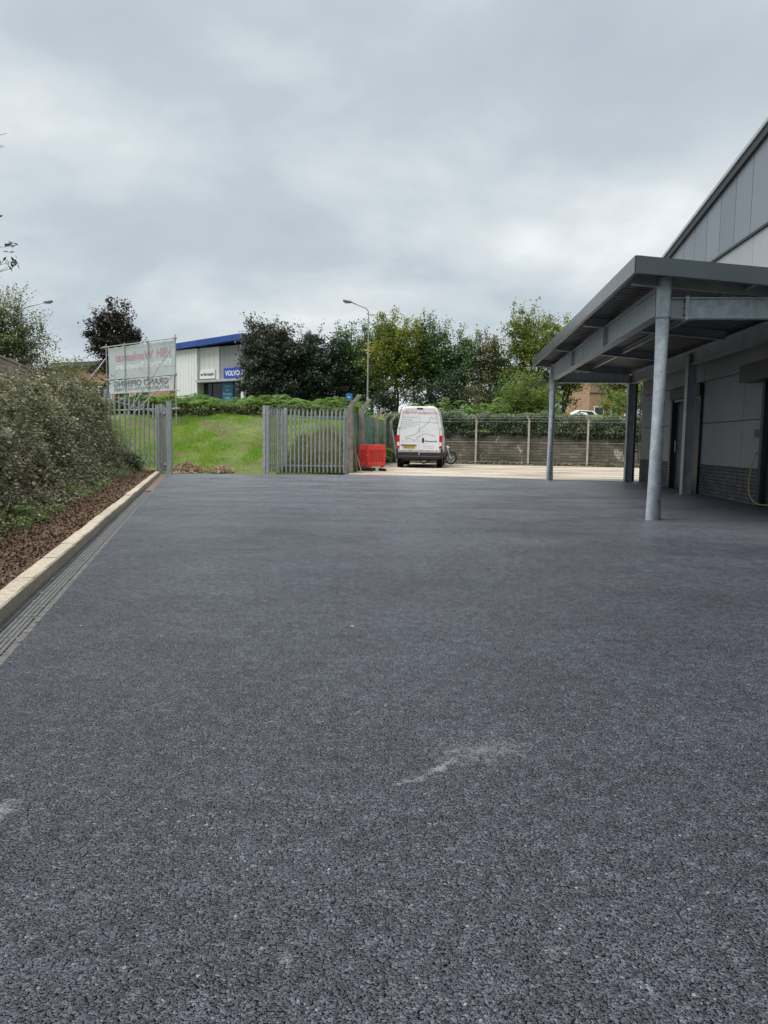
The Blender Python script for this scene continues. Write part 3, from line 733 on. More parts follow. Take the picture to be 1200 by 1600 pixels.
# ------------------------------------------------------------------ block retaining wall with ivy, chain link posts in front
WROT = -math.atan(0.276); WA = (0.2, 40.6, 0)
bw = thing('block_wall', 'weathered grey block retaining wall with ivy hanging over it', 'wall', WA, WROT)
obj('mortar_core', MB().box(-0.3, 15.0, 0.012, 0.24, -0.05, 1.655), 'block_mortar', bw)
mb = MB(); rr = random.Random(9); z = -0.02; row = 0
while z < 1.62:
    x = -0.3 - (0.22 if row % 2 else 0)
    while x < 15.0:
        a, b = max(x, -0.3), min(x + 0.43, 15.0)
        if b - a > 0.05: mb.box(a, b, -0.012 - rr.uniform(0, 0.016), 0.03, z + 0.010, z + 0.130)
        x += 0.44
    z += 0.14; row += 1
tag(obj('block', mb, 'block_wall', bw), kind='stuff')
obj('coping', MB().box(-0.3, 15.0, -0.01, 0.25, 1.664, 1.70), 'block_wall', bw)

clf = thing('chain_link_fence', 'line of pale cranked concrete posts and wires in front of block wall', 'fence', WA, WROT)
def cranked_post(parent, x, y, w, h, crank, mat, name='post', z=0.0):
    a = w / 2; cx, cy, cz = crank
    mb = MB(); secs = [((x, y, z - 0.05), a), ((x, y, z + h * 0.5), a * 0.96), ((x, y, z + h), a * 0.9), ((x + cx, y + cy, z + h + cz), a * 0.75)]
    for (c, q) in secs: mb.v += [(c[0] - q, c[1] - q, c[2]), (c[0] + q, c[1] - q, c[2]), (c[0] + q, c[1] + q, c[2]), (c[0] - q, c[1] + q, c[2])]
    mb.f = [(0, 3, 2, 1), (12, 13, 14, 15)] + [(i * 4 + k, i * 4 + (k + 1) % 4, i * 4 + 4 + (k + 1) % 4, i * 4 + 4 + k) for i in range(3) for k in range(4)]
    return obj(name, mb, mat, parent, bevel=0.012)
pxs = [2.05, 4.82, 7.55, 10.50, 13.4]
for x in pxs: cranked_post(clf, x, -0.16, 0.105, 2.32, (-0.14, -0.10, 0.27), 'post_concrete_light')
mb = MB()
for zz in (0.15, 1.2, 2.25):
    for a, b in zip(pxs[:-1], pxs[1:]): mb.tube([(a, -0.235, zz), ((a + b) / 2, -0.235, zz - 0.02), (b, -0.235, zz)], 0.004, 4)
obj('line_wire', mb, 'palisade_steel', clf)
mb = MB()
for dzz, off in ((0.08, -0.04), (0.2, -0.11)):
    mb.tube([(x + off, -0.16 - 0.03 - dzz * 0.36, 2.32 + dzz) for x in pxs], 0.004, 4)
obj('barbed_wire', mb, 'palisade_steel', clf)
# ------------------------------------------------------------------ green screened fence on the left of the yard
FROT = -math.atan(0.11)
gf = thing('screened_fence', 'green screened fence with brown cranked concrete posts left of the yard', 'fence', (-1.22, 26.1, 0), FROT)
fy = [0.0, 2.7, 7.6, 10.9, 14.0]; fw = [0.20, 0.20, 0.15, 0.14, 0.16]
for y, w in zip(fy, fw): cranked_post(gf, 0, y, w, 2.33 if y < 5 else 2.2, (0.33, 0.0, 0.40), 'post_concrete')
for (y, dy) in ((0.18, 0.95), (2.88, 0.9), (14.1, -1.1)):              # raking struts
    mb = MB().bar((0.0, y, 1.75 if y < 10 else 2.0), (0.05 if y < 10 else 0.45, y + dy if y < 10 else y - 0.8, -0.05), 0.11, 0.12); obj('strut', mb, 'post_concrete', gf, bevel=0.01)
for (a, b) in zip(fy[:-1], fy[1:]):
    mb = MB(); n = 16
    for i in range(n + 1):
        y = a + 0.02 + (b - a - 0.04) * i / n
        for j in range(7):
            z = 0.1 + 2.08 * j / 6
            mb.v.append((-0.11 + 0.05 * float(vnoise(y * 2.3, z * 1.5, 4)) - 0.02, y, z + 0.05 * (float(vnoise(y * 1.5, 3.1, 6)) - 0.5) * (j == 6)))
    mb.f = [(i * 7 + j, i * 7 + j + 1, (i + 1) * 7 + j + 1, (i + 1) * 7 + j) for i in range(n) for j in range(6)]
    obj('screen', mb, 'green_screen', gf, smooth=True)
mb = MB()
for zz in (0.12, 1.1, 2.15): mb.tube([(-0.05, y, zz) for y in fy], 0.005, 4)
obj('line_wire', mb, 'green_screen', gf)

# ------------------------------------------------------------------ palisade fences and gates
def pale_mesh(h, w=0.056):
    mb = MB(); a = w / 2; d = 0.022; t = 0.004
    sec = [(-a, d), (-a * 0.55, d * 0.1), (-a * 0.2, 0), (a * 0.2, 0), (a * 0.55, d * 0.1), (a, d)]
    n = len(sec); top = [-0.10, -0.035, 0.0, 0.0, -0.035, -0.10]
    fr = [(x, y, 0.05) for x, y in sec] + [(x * (0.9 if abs(x) < a * 0.5 else 1.12), y, h + tz) for (x, y), tz in zip(sec, top)]
    bk = [(x, y + t, z) for x, y, z in fr]
    mb.v = fr + bk; m = 2 * n
    for i in range(n - 1):
        mb.f.append((i, i + 1, n + i + 1, n + i)); mb.f.append((m + i + 1, m + i, m + n + i, m + n + i + 1))
    mb.f.append((0, n, m + n, m)); mb.f.append((n - 1, m + n - 1, m + 2 * n - 1, 2 * n - 1))
    for i in range(n - 1): mb.f.append((n + i, n + i + 1, m + n + i + 1, m + n + i))
    me = mb.mesh('pale'); me.materials.append(MATS['palisade_steel']); return me
def palisade(name, label, A, B, n, h, group, posts=(0, 1), cat='fence', za=0.0, zb=0.0, drop=0.0, post_h=0.05):
    A = Vector(A); B = Vector(B); d = B - A; Ln = d.length; rz = math.atan2(d.y, d.x)
    t = thing(name, label, cat, (A.x, A.y, 0), rz, group)
    me = pale_mesh(h); rr = random.Random(n)
    for i in range(n):
        f = (i + 0.5) / n
        o = link('pale', me, t, (f * Ln, -0.045 + rr.uniform(-0.003, 0.003), za + (zb - za) * f + rr.uniform(-0.006, 0.006)))
        o.rotation_euler = (rr.uniform(-0.004, 0.004), rr.uniform(-0.006, 0.006), 0)
    for zz in (0.28, h - 0.26):
        obj('rail', MB().bar((0, 0, za + zz), (Ln, 0, zb + zz), 0.04, 0.045), 'palisade_steel', t)
    for f in posts:
        obj('post', MB().box(f * Ln - 0.045, f * Ln + 0.045, 0.02, 0.12, za + (zb - za) * f - 0.1, za + (zb - za) * f + h + post_h), 'palisade_steel', t)
    return t
palisade('palisade_fence', 'straight grey palisade fence panel between open gate and concrete post', (-3.62, 24.62), (-1.32, 25.1), 17, 2.17, 'grey palisade fencing', (1,))
palisade('palisade_gate', 'folded back grey palisade gate leaf beside the straight fence panel', (-3.92, 24.55), (-3.42, 26.0), 11, 2.2, 'grey palisade fencing', (0, 1), cat='gate')
palisade('palisade_gate', 'folded back grey palisade gate leaf at the end of the kerb', (-6.83, 23.6), (-7.55, 24.9), 10, 2.2, 'grey palisade fencing', (1,), cat='gate')
palisade('palisade_fence', 'grey palisade fence climbing through brambles left of the grass opening', (-10.6, 23.5), (-7.15, 23.72), 23, 2.12, 'grey palisade fencing', (0, 0.5, 1), za=0.92, zb=0.06)
gp = thing('gate_post', 'stout galvanised gate post at the end of the pale kerb', 'post', (-6.80, 23.42, 0))
obj('shaft', MB().box(-0.075, 0.075, -0.075, 0.075, -0.1, 2.28), 'palisade_steel', gp, bevel=0.006)
obj('cap', MB().box(-0.082, 0.082, -0.082, 0.082, 2.281, 2.296), 'galvanised', gp)
for zz in (0.35, 1.9): obj('hinge', MB().tube([(-0.11, 0, zz), (-0.11, 0, zz + 0.12)], 0.025, 8), 'galvanised_beam', gp)
gp = thing('gate_post', 'slim galvanised gate post at the left end of the straight palisade panel', 'post', (-3.86, 24.42, 0))
obj('shaft', MB().box(-0.045, 0.045, -0.045, 0.045, -0.1, 2.24), 'palisade_steel', gp, bevel=0.006)
obj('cap', MB().box(-0.05, 0.05, -0.05, 0.05, 2.241, 2.25), 'galvanised', gp)

# ------------------------------------------------------------------ white van seen from behind
van = thing('delivery_van', 'white high roof delivery van with printed rear doors parked in the yard', 'van', (1.50, 32.4, 0), -R(6.0))
SEC = [(0.42, 0.90), (0.46, 0.955), (0.70, 0.995), (1.40, 0.995), (1.68, 0.965), (2.28, 0.85), (2.50, 0.785), (2.60, 0.72), (2.645, 0.60), (2.655, 0.30)]
STN = [(0.0, 2.625, 0.985), (0.03, 2.655, 0.998), (0.2, 2.67, 1.0), (1.9, 2.69, 1.0), (3.5, 2.68, 1.0), (3.85, 2.62, 1.0), (4.2, 2.33, 1.0), (4.85, 1.52, 0.99), (5.2, 1.30, 0.97), (5.5, 1.08, 0.92), (5.62, 0.80, 0.86)]
mb = MB(); m = len(SEC) * 2
for y, zt, wf in STN:
    k = (zt - 0.42) / (2.655 - 0.42)
    row = [(-hw * wf, y, 0.42 + (z - 0.42) * k) for z, hw in SEC]
    mb.v += row + [(-x, y_, z) for x, y_, z in reversed(row)]
for i in range(len(STN) - 1):
    for j in range(m): mb.f.append((i * m + j, (i + 1) * m + j, (i + 1) * m + (j + 1) % m, i * m + (j + 1) % m))
mb.f.append(tuple(range(m))); mb.f.append(tuple((len(STN) - 1) * m + j for j in range(m))[::-1])
mb.f = [f[::-1] for f in mb.f]
body = obj('body', mb, 'van_white', van, smooth=True)
def hw_at(z): return float(np.interp(z, [s_[0] for s_ in SEC], [s_[1] for s_ in SEC]))
mb = MB(); zs = [0.675, 1.0, 1.4, 1.68, 2.0, 2.28, 2.44, 2.515]; ow = [min(hw_at(z) - 0.112, 0.878) for z in zs]; ow[-1] -= 0.05
mb.extr([(-o_, -0.012, z) for o_, z in zip(ow, zs)] + [(o_, -0.012, z) for o_, z in reversed(list(zip(ow, zs)))], (0, 0, 0), (0, 0.011, 0))
obj('door_seal', mb, 'van_seam', van)
for sg in (-1, 1):                                                   # rear doors
    mb = MB(); zs = [0.69, 1.0, 1.4, 1.68, 2.0, 2.28, 2.44, 2.50]; n = len(zs)
    out_ = [min(hw_at(z) - 0.125, 0.865) for z in zs]; out_[-1] -= 0.05
    for yy in (-0.026, -0.002):
        mb.v += [(sg * 0.006, yy, z) for z in zs] + [(sg * o_, yy, z) for o_, z in zip(out_, zs)]
    for i in range(n - 1):
        f = (i, n + i, n + i + 1, i + 1); mb.f.append(f if sg > 0 else f[::-1])
        mb.f += [(i, i + 1, 2 * n + i + 1, 2 * n + i), (n + i, n + i + 1, 3 * n + i + 1, 3 * n + i)]
    mb.f += [(0, n, 3 * n, 2 * n), (n - 1, 2 * n - 1, 4 * n - 1, 3 * n - 1)]
    door = obj('rear_door', mb, 'van_white', van, bevel=0.006)
    for zz in (1.98, 1.15): obj('press_line', MB().box(min(sg * 0.02, sg * 0.80), max(sg * 0.02, sg * 0.80), -0.0275, -0.024, zz, zz + 0.012), 'van_seam' if zz > 1.5 else 'cladding_light', door)
    for zz in (0.95, 1.75): obj('hinge', MB().box(min(sg * 0.86, sg * 0.94), max(sg * 0.86, sg * 0.94), -0.045, -0.004, zz, zz + 0.06), 'van_white', door, bevel=0.006)
    if sg > 0:
        o = obj('handle', MB().box(0.115, 0.205, -0.04, -0.02, 1.10, 1.30), 'black_plastic', door, bevel=0.012)
        obj('grip', MB().box(0.135, 0.185, -0.055, -0.038, 1.13, 1.27), 'black_plastic', o, bevel=0.01)
    else:
        obj('plate_trim', MB().box(-0.80, -0.12, -0.055, -0.024, 0.965, 1.005), 'black_plastic', door, bevel=0.006)
        o = obj('number_plate', MB().box(-0.70, -0.18, -0.034, -0.026, 0.83, 0.945), 'plate_yellow', door)
        me = text_mesh('WK73 OLD', 0.1, 0.46, 0.002); obj('plate_lettering', me, 'ink_dark', o, (-0.67, -0.036, 0.853))
    D = door
    def put(txt, size, x, z, width, mat, bold=0.0, nm='lettering'):
        obj(nm, text_mesh(txt, size, width, bold), mat, D, (x, -0.0285, z))
    if sg < 0:
        put('HBHWo', 0.20, -0.74, 2.33, 0.73, 'ink_red', 0.007)
        put('Visit us in-store or', 0.085, -0.74, 2.17, 0.66, 'ink_grey'); put('online today', 0.085, -0.76, 2.06, 0.44, 'ink_grey')
        put('5 stores across Devon', 0.075, -0.80, 1.88, 0.74, 'ink_grey'); put('and Cornwall with', 0.075, -0.80, 1.79, 0.60, 'ink_grey'); put('delivery', 0.075, -0.81, 1.70, 0.26, 'ink_grey')
        put('www.hbh-wo', 0.105, -0.84, 0.715, 0.82, 'ink_dark', 0.002)
    else:
        put('olacotts', 0.20, 0.015, 2.33, 0.73, 'ink_red', 0.007)
        put('Panasonic', 0.10, 0.25, 1.13, 0.52, 'ink_blue', 0.004)
        put('Euronics', 0.06, 0.18, 0.93, 0.45, 'ink_grey'); put('01271 326666', 0.06, 0.17, 0.85, 0.48, 'ink_red')
        put('olacotts.co.uk', 0.105, 0.015, 0.715, 0.82, 'ink_dark', 0.002)
        put('Bideford', 0.04, 0.62, 2.10, 0.16, 'ink_grey'); put('Barnstaple', 0.04, 0.58, 1.93, 0.2, 'ink_grey'); put('Holsworthy', 0.04, 0.54, 1.69, 0.2, 'ink_red'); put('Bude', 0.04, 0.08, 1.56, 0.12, 'ink_grey'); put('Exeter', 0.04, 0.56, 1.42, 0.14, 'ink_red')
    # coastline drawn across the doors
    north = [(-0.56, 1.22), (-0.60, 1.30), (-0.57, 1.36), (-0.48, 1.36), (-0.40, 1.40), (-0.28, 1.40), (-0.18, 1.46), (-0.10, 1.54), (-0.02, 1.62), (0.03, 1.70), (0.10, 1.74), (0.20, 1.80), (0.30, 1.90), (0.42, 2.02), (0.44, 2.14), (0.50, 2.20), (0.58, 2.15), (0.66, 2.17), (0.72, 2.24)]
    south = [(-0.60, 1.30), (-0.52, 1.24), (-0.44, 1.29), (-0.34, 1.25), (-0.24, 1.20), (-0.14, 1.22), (-0.10, 1.33), (-0.02, 1.38), (0.08, 1.37), (0.12, 1.44), (0.24, 1.49), (0.40, 1.47), (0.52, 1.42), (0.60, 1.40), (0.68, 1.34)]
    mb = MB()
    for line in (north, south):
        pl = [p for p in line if p[0] * sg >= -0.03]
        for a, b in zip(pl[:-1], pl[1:]):
            a = (sg * max(sg * a[0], 0.008), a[1]); b = (sg * max(sg * b[0], 0.008), b[1])
            if (Vector(a) - Vector(b)).length > 0.01: mb.bar((a[0], -0.0275, a[1]), (b[0], -0.0275, b[1]), 0.016, 0.003, (0, 1, 0))
    obj('coastline_print', mb, 'ink_grey', D)
bl = obj('high_brake_light', MB().box(-0.13, 0.13, -0.022, 0.01, 2.545, 2.60), 'brake_dark_red', van, bevel=0.008)
for sg in (-1, 1):
    x0, x1 = sorted((sg * 0.855, sg * 1.0))
    t = obj('tail_light', MB().box(x0, x1, -0.03, 0.14, 0.86, 1.42), 'lamp_red', van, bevel=0.015)
    a, b = sorted((sg * 0.87, sg * 0.975)); obj('clear_lens', MB().box(a, b, -0.034, 0.0, 0.97, 1.12), 'lamp_clear', t, bevel=0.006)
mb = MB().box(-1.0, 1.0, -0.09, 0.25, 0.40, 0.68); bp = obj('rear_bumper', mb, 'black_plastic', van, bevel=0.03)
obj('step_line', MB().box(-0.9, 0.9, -0.097, -0.085, 0.50, 0.515), 'cladding_shade_grey', bp); obj('centre_notch', MB().box(-0.02, 0.02, -0.094, -0.088, 0.56, 0.67), 'galvanised', bp)
for sg in (-1, 1):
    a, b = sorted((sg * 0.93, sg * 1.012)); obj('corner_trim', MB().box(a, b, -0.05, 0.5, 0.40, 0.84), 'black_plastic', van, bevel=0.02)
    a, b = sorted((sg * 0.99, sg * 1.012)); obj('side_trim', MB().box(a, b, 1.45, 4.2, 0.45, 0.66), 'black_plastic', van, bevel=0.008)
    for y in (0.95, 4.65):
        x = sg * 0.86; mb = MB()
        R0 = [(0.12, 0.20), (0.12, 0.325), (0.095, 0.345), (-0.095, 0.345), (-0.12, 0.325), (-0.12, 0.20)]; n = 28
        for k in range(n):
            g = 2 * math.pi * k / n
            mb.v += [(x + dx, y + r * math.cos(g), 0.345 + r * math.sin(g)) for dx, r in R0]
        q = len(R0)
        mb.f = [(k * q + j, k * q + (j + 1) % q, ((k + 1) % n) * q + (j + 1) % q, ((k + 1) % n) * q + j) for k in range(n) for j in range(q)]
        w = obj('wheel', mb, 'rubber', van, smooth=True)
        obj('rim', MB().tube([(x - sg * 0.08, y, 0.345), (x + sg * 0.05, y, 0.345), (x + sg * 0.085, y, 0.345)], [0.2, 0.2, 0.12], 20), 'rim_grey', w, smooth=True)
        obj('wheel_arch', MB().tube([(sg * 0.90, y, 0.345), (sg * 1.004, y, 0.345)], 0.42, 24), 'black_plastic', van)
    # mirrors, cab windows
    mr = obj('door_mirror', MB().box(*sorted((sg * 1.10, sg * 1.30)), 4.18, 4.33, 1.28, 1.66), 'black_plastic', van, bevel=0.03)
    obj('mirror_arm', MB().bar((sg * 0.95, 4.3, 1.38), (sg * 1.14, 4.26, 1.38), 0.06, 0.08), 'black_plastic', mr)
    obj('mirror_glass', MB().box(*sorted((sg * 1.125, sg * 1.275)), 4.170, 4.182, 1.34, 1.62), 'glass_dark', mr)
    pts = [(3.15, 1.42), (4.45, 1.42), (4.05, 2.02), (3.15, 2.05)]
    mb = MB(); mb.add([(sg * (hw_at(z) + 0.006 if z < 1.6 else hw_at(z) * 0.985 + 0.02), y, z) for y, z in pts], [(0, 1, 2, 3) if sg > 0 else (3, 2, 1, 0)])
    obj('cab_window', mb, 'glass_dark', van)
mb = MB().add([(-0.80, 4.92, 1.50), (0.80, 4.92, 1.50), (0.68, 4.23, 2.37), (-0.68, 4.23, 2.37)], [(0, 1, 2, 3)]); obj('windscreen', mb, 'glass_dark', van)
obj('underbody', MB().box(-0.80, 0.80, 0.3, 5.2, 0.30, 0.44), 'black_plastic', van)
obj('exhaust', MB().tube([(0.45, 0.4, 0.30), (0.45, 0.0, 0.28)], 0.035, 10), 'rubber', van)
obj('axle', MB().tube([(-0.75, 0.95, 0.345), (0.75, 0.95, 0.345)], 0.05, 8), 'rubber', van)
obj('roof_vent', MB().box(0.35, 0.6, 0.4, 0.7, 2.66, 2.70), 'van_white', van, bevel=0.01)

# ------------------------------------------------------------------ motorbike half hidden behind the van
mc = thing('motorbike', 'dark motorbike parked in front of the white van by the wall', 'motorbike', (2.72, 38.35, 0), R(72))
def torus(mb, c, R_, r, n=26, q=8):
    base = len(mb.v)
    for k in range(n):
        g = 2 * math.pi * k / n
        for j in range(q):
            a = 2 * math.pi * j / q
            mb.v.append((c[0] + r * math.sin(a) * 1.1, c[1] + (R_ + r * math.cos(a)) * math.cos(g), c[2] + (R_ + r * math.cos(a)) * math.sin(g)))
    for k in range(n):
        for j in range(q): mb.f.append((base + k * q + j, base + k * q + (j + 1) % q, base + ((k + 1) % n) * q + (j + 1) % q, base + ((k + 1) % n) * q + j))
for y in (-0.72, 0.72):
    mb = MB(); torus(mb, (0, y, 0.32), 0.265, 0.055); w = obj('wheel', mb, 'rubber', mc, smooth=True)
    mb = MB(); torus(mb, (0, y, 0.32), 0.21, 0.016, 24, 6)
    for k in range(5):
        g = 2 * math.pi * k / 5; mb.bar((0, y, 0.32), (0, y + 0.2 * math.cos(g), 0.32 + 0.2 * math.sin(g)), 0.02, 0.03, (1, 0, 0))
    obj('rim', mb, 'galvanised', w)
    obj('mudguard', MB().tube([(0, y + 0.345 * math.cos(g), 0.32 + 0.345 * math.sin(g)) for g in np.linspace(0.5, 2.4, 8)], 0.035, 6), 'black_plastic', mc)
for sx in (-0.09, 0.09): obj('fork', MB().tube([(sx, -0.72, 0.32), (sx, -0.48, 0.98)], 0.025, 8), 'galvanised', mc)
obj('frame', MB().tube([(0, -0.48, 0.9), (0, -0.1, 0.5), (0, 0.25, 0.42), (0, 0.72, 0.32)], 0.03, 8), 'black_plastic', mc)
obj('engine', MB().box(-0.15, 0.15, -0.2, 0.22, 0.28, 0.58), 'rim_grey', mc, bevel=0.04)
obj('fuel_tank', MB().box(-0.13, 0.13, -0.38, 0.05, 0.72, 0.94), 'black_plastic', mc, bevel=0.07)
obj('seat', MB().box(-0.12, 0.12, 0.05, 0.68, 0.70, 0.80), 'rubber', mc, bevel=0.04)
obj('handlebar', MB().tube([(-0.36, -0.36, 1.04), (-0.15, -0.46, 1.02), (0.15, -0.46, 1.02), (0.36, -0.36, 1.04)], 0.016, 8), 'black_plastic', mc)
obj('headlight', MB().tube([(0, -0.60, 0.86), (0, -0.50, 0.86)], [0.09, 0.06], 14), 'lamp_clear', mc)
obj('silencer', MB().tube([(0.16, 0.1, 0.32), (0.17, 0.8, 0.42)], 0.05, 10), 'galvanised', mc)

# ------------------------------------------------------------------ red plastic barriers
def barrier(label, loc, rz, Lb):
    t = thing('road_barrier', label, 'barrier', loc, rz, 'red plastic barriers stacked by the fence')
    mb = MB().box(0, Lb, -0.025, 0.025, 0.80, 1.0); obj('top_rail', mb, 'barrier_red', t, bevel=0.012)
    mb = MB().box(0, Lb, -0.025, 0.025, 0.20, 0.34); obj('bottom_rail', mb, 'barrier_red', t, bevel=0.012)
    for x in (0.0, Lb - 0.05): obj('end_post', MB().box(x, x + 0.05, -0.0251, 0.0251, 0.335, 0.805), 'barrier_red', t, bevel=0.008)
    n = int((Lb - 0.1) / 0.062)
    for i in range(n):
        x = 0.05 + (Lb - 0.1) * (i + 0.5) / n; obj('bar', MB().box(x - 0.0125, x + 0.0125, -0.02, 0.02, 0.338, 0.802), 'barrier_red', t)
    for x in (0.06, Lb - 0.14):
        obj('lug', MB().box(x, x + 0.1, -0.022, 0.022, 0.13, 0.203), 'barrier_red', t, bevel=0.006)
        obj('foot', MB().box(x + 0.01, x + 0.09, -0.24, 0.24, 0.0, 0.10), 'rubber', t, bevel=0.02)
    for x, zz in ((-0.035, 0.55), (Lb, 0.55)): obj('connector', MB().box(x, x + 0.035, -0.02, 0.02, zz, zz + 0.09), 'barrier_red', t, bevel=0.006)
    return t
barrier('front red plastic barrier with vertical bars and black feet', (-0.66, 28.05, 0), R(24), 0.74)
barrier('rear red plastic barrier half hidden behind the front one', (-0.98, 28.35, 0), R(46), 0.72)
barrier('middle red plastic barrier pressed against the back of the front one', (-0.71, 28.17, 0), R(24), 0.74)
pk = thing('timber_plank', 'short weathered plank leaning on the first brown fence post', 'plank', (-0.93, 26.6, 0))
obj('board', MB().bar((0.12, -0.35, 0.0), (-0.08, 0.05, 0.62), 0.09, 0.025, (1, 0, 0)), 'plank', pk, bevel=0.004)
obj('end_band', MB().bar((-0.055, 0.0, 0.555), (-0.086, 0.062, 0.635), 0.094, 0.029, (1, 0, 0)), 'post_concrete', pk)

# ------------------------------------------------------------------ scaffold frame with the banner seen from behind
BA, BB = Vector((-13.6, 36.6, 0)), Vector((-9.22, 33.0, 0))
BL = (BB - BA).length; BROT = math.atan2(BB.y - BA.y, BB.x - BA.x)
sf = thing('scaffold_frame', 'scaffold tube frame holding up the banner on the grass bank', 'scaffolding', (BA.x, BA.y, 0), BROT)
def bz(x):
    p = BA + (BB - BA) * (x / BL); return terrz(p.x, p.y)
ups = [0.0, 1.62, 3.55, BL]
for x in ups:
    obj('standard', MB().tube([(x, -0.05, bz(x) - 0.1), (x, -0.05, 5.66 if x in (0.0, BL) else 5.6)], 0.026, 8), 'scaffold_tube', sf, smooth=True)
for zz, a, b in ((5.5, -0.35, BL + 0.15), (3.93, -0.1, BL + 0.1), (3.24, 0.3, BL + 0.3), (2.45, -0.2, BL + 0.3)):
    obj('ledger', MB().tube([(a, -0.10, zz), (b, -0.10, zz)], 0.026, 8), 'scaffold_tube', sf, smooth=True)
for x, zt, dx, dy in ((BL - 0.05, 5.2, -1.15, -1.7), (BL - 0.15, 3.9, -1.2, -1.3), (0.05, 4.95, -0.55, -1.9)):
    p = BA + (BB - BA).normalized() * (x + dx)
    obj('brace', MB().tube([(x, -0.12, zt), (x + dx, dy, bz(x + dx) + (0.3 if dx < -1 else 0.0))], 0.026, 8), 'scaffold_tube', sf, smooth=True)
mb = MB()
for x in ups:
    for zz in (5.5, 3.93, 2.45): mb.box(x - 0.045, x + 0.045, -0.15, -0.01, zz - 0.045, zz + 0.045)
obj('coupler', mb, 'scaffold_tube', sf)
def crease(x, z, k):
    return 0.035 * (vnoise(x * 1.4 + z * 1.7, z * 0.7 - x * 0.5, k) - 0.5) + 0.022 * (vnoise(x * 4.5 + z * 5, z * 1.5 - x * 1.5, k + 1) - 0.5)
def banner_sheet(parent, name, x0, x1, z0, z1, mat, k, y=0.0):
    mb = MB(); nx_, nz_ = 60, 24
    for j in range(nz_ + 1):
        for i in range(nx_ + 1):
            x = x0 + (x1 - x0) * i / nx_; z = z0 + (z1 - z0) * j / nz_
            edge = 0.03 * (0.5 - 0.5 * math.cos(2 * math.pi * i / 7.5)) * (j == nz_)
            mb.v.append((x, y + float(crease(x, z, k)), z - edge))
    mb.f = [(j * (nx_ + 1) + i, j * (nx_ + 1) + i + 1, (j + 1) * (nx_ + 1) + i + 1, (j + 1) * (nx_ + 1) + i) for j in range(nz_) for i in range(nx_)]
    return obj(name, mb, mat, parent, smooth=True)
def banner_text(parent, txt, size, xr, z, width, mat, bold, k):
    me = text_mesh(txt, size, width, bold, mirror=True); n = len(me.vertices)
    co = np.empty(n * 3, 'f'); me.vertices.foreach_get('co', co); co = co.reshape(-1, 3)
    co[:, 1] = crease(co[:, 0] + xr, co[:, 2] + z, k) - 0.012
    me.vertices.foreach_set('co', co.ravel()); me.update()
    obj('lettering', me, mat, parent, (xr, 0, z))
bn = tag(banner_sheet(None, 'advertising_banner', 0.1, BL - 0.08, 3.95, 5.46, 'banner_grey', 21), 'large creased grey banner seen from behind with mirrored Electrical Superstore lettering', 'banner')
bn.location = (BA.x, BA.y, 0); bn.rotation_euler = (0, 0, BROT)
banner_text(bn, 'HBH', 0.56, BL - 0.42, 4.78, 1.1, 'banner_pink', 0.03, 21); banner_text(bn, 'Woolacotts', 0.50, BL - 1.75, 4.78, 3.2, 'banner_pink', 0.025, 21)
banner_text(bn, 'Electrical Superstore', 0.36, BL - 0.42, 4.38, 4.5, 'banner_lettering', 0.012, 21)
b2 = tag(banner_sheet(None, 'advertising_banner', 0.1, BL - 0.22, 3.28, 3.91, 'banner_white', 33), 'white banner strip below the grey one with mirrored GRAND OPENING lettering', 'banner')
b2.location = (BA.x, BA.y, 0); b2.rotation_euler = (0, 0, BROT)
banner_text(b2, 'GRAND OPENING', 0.40, BL - 0.62, 3.56, 4.5, 'banner_ink', 0.012, 33)
banner_text(b2, 'SATURDAY 25TH OCTOBER', 0.20, BL - 0.55, 3.36, 4.6, 'banner_ink', 0.006, 33)

# ------------------------------------------------------------------ car showroom beyond the road
SA, SB = Vector((-18.2, 65.0)), Vector((-11.2, 60.0)); SLn = (SB - SA).length; SROT = math.atan2(SB.y - SA.y, SB.x - SA.x)
PZ = 2.7
sr = thing('car_showroom', 'white and grey showroom with a blue roof edge and glazed entrance', 'building', (SA.x, SA.y, PZ), SROT)
def P_(name, x0, x1, y0, y1, z0, z1, mat, parent=sr, bevel=0.0): return obj(name, MB().box(x0, x1, y0, y1, z0, z1), mat, parent, bevel=bevel)
P_('wall_core', 0.05, SLn - 0.1, 0.6, 9, 0, 6.0, 'showroom_grey')
P_('end_wall', -1.2, 0.0, 0.9, 9, 0, 5.85, 'showroom_brown')
w1 = SLn * 0.335; w2 = SLn * 0.62
nb = 8
for i in range(nb): P_('cladding_panel', 0.0 + w1 * i / nb + 0.012, w1 * (i + 1) / nb - 0.012, -0.15, 0.6, 0, 6.0, 'showroom_white')
nb = 4
for i in range(nb): P_('cladding_panel', w1 + (w2 - w1) * i / nb + 0.012, w1 + (w2 - w1) * (i + 1) / nb - 0.012, 0.12, 0.6, 3.34, 6.05, 'showroom_cream')
for i in range(6): P_('cladding_panel', w2 + (SLn - w2) * i / 6 + 0.008, w2 + (SLn - w2) * (i + 1) / 6 - 0.008, 0.2, 0.6, 3.34, 6.05, 'showroom_grey')
P_('canopy_slab', w1 + 0.02, SLn + 0.55, -0.35, 0.58, 3.14, 3.33, 'cap_light')
P_('entrance_column', SLn - 0.35, SLn - 0.05, -0.25, 0.1, 0, 3.135, 'showroom_white'); P_('entrance_column', SLn + 0.15, SLn + 0.4, 0.2, 0.5, 0, 3.135, 'showroom_white')
for a, b in ((w1 + 0.08, w1 + 1.15), (w1 + 1.23, w2 - 0.05), (w2 + 1.35, SLn - 0.45)):
    f = P_('window', a, b, 0.50, 0.59, 0.1, 3.13, 'seam_dark'); P_('pane', a + 0.05, b - 0.05, 0.47, 0.498, 0.15, 3.08, 'showroom_glass', f)
ps = P_('poster', w2 + 0.02, w2 + 1.3, 0.40, 0.46, 0.9, 3.12, 'poster_teal')
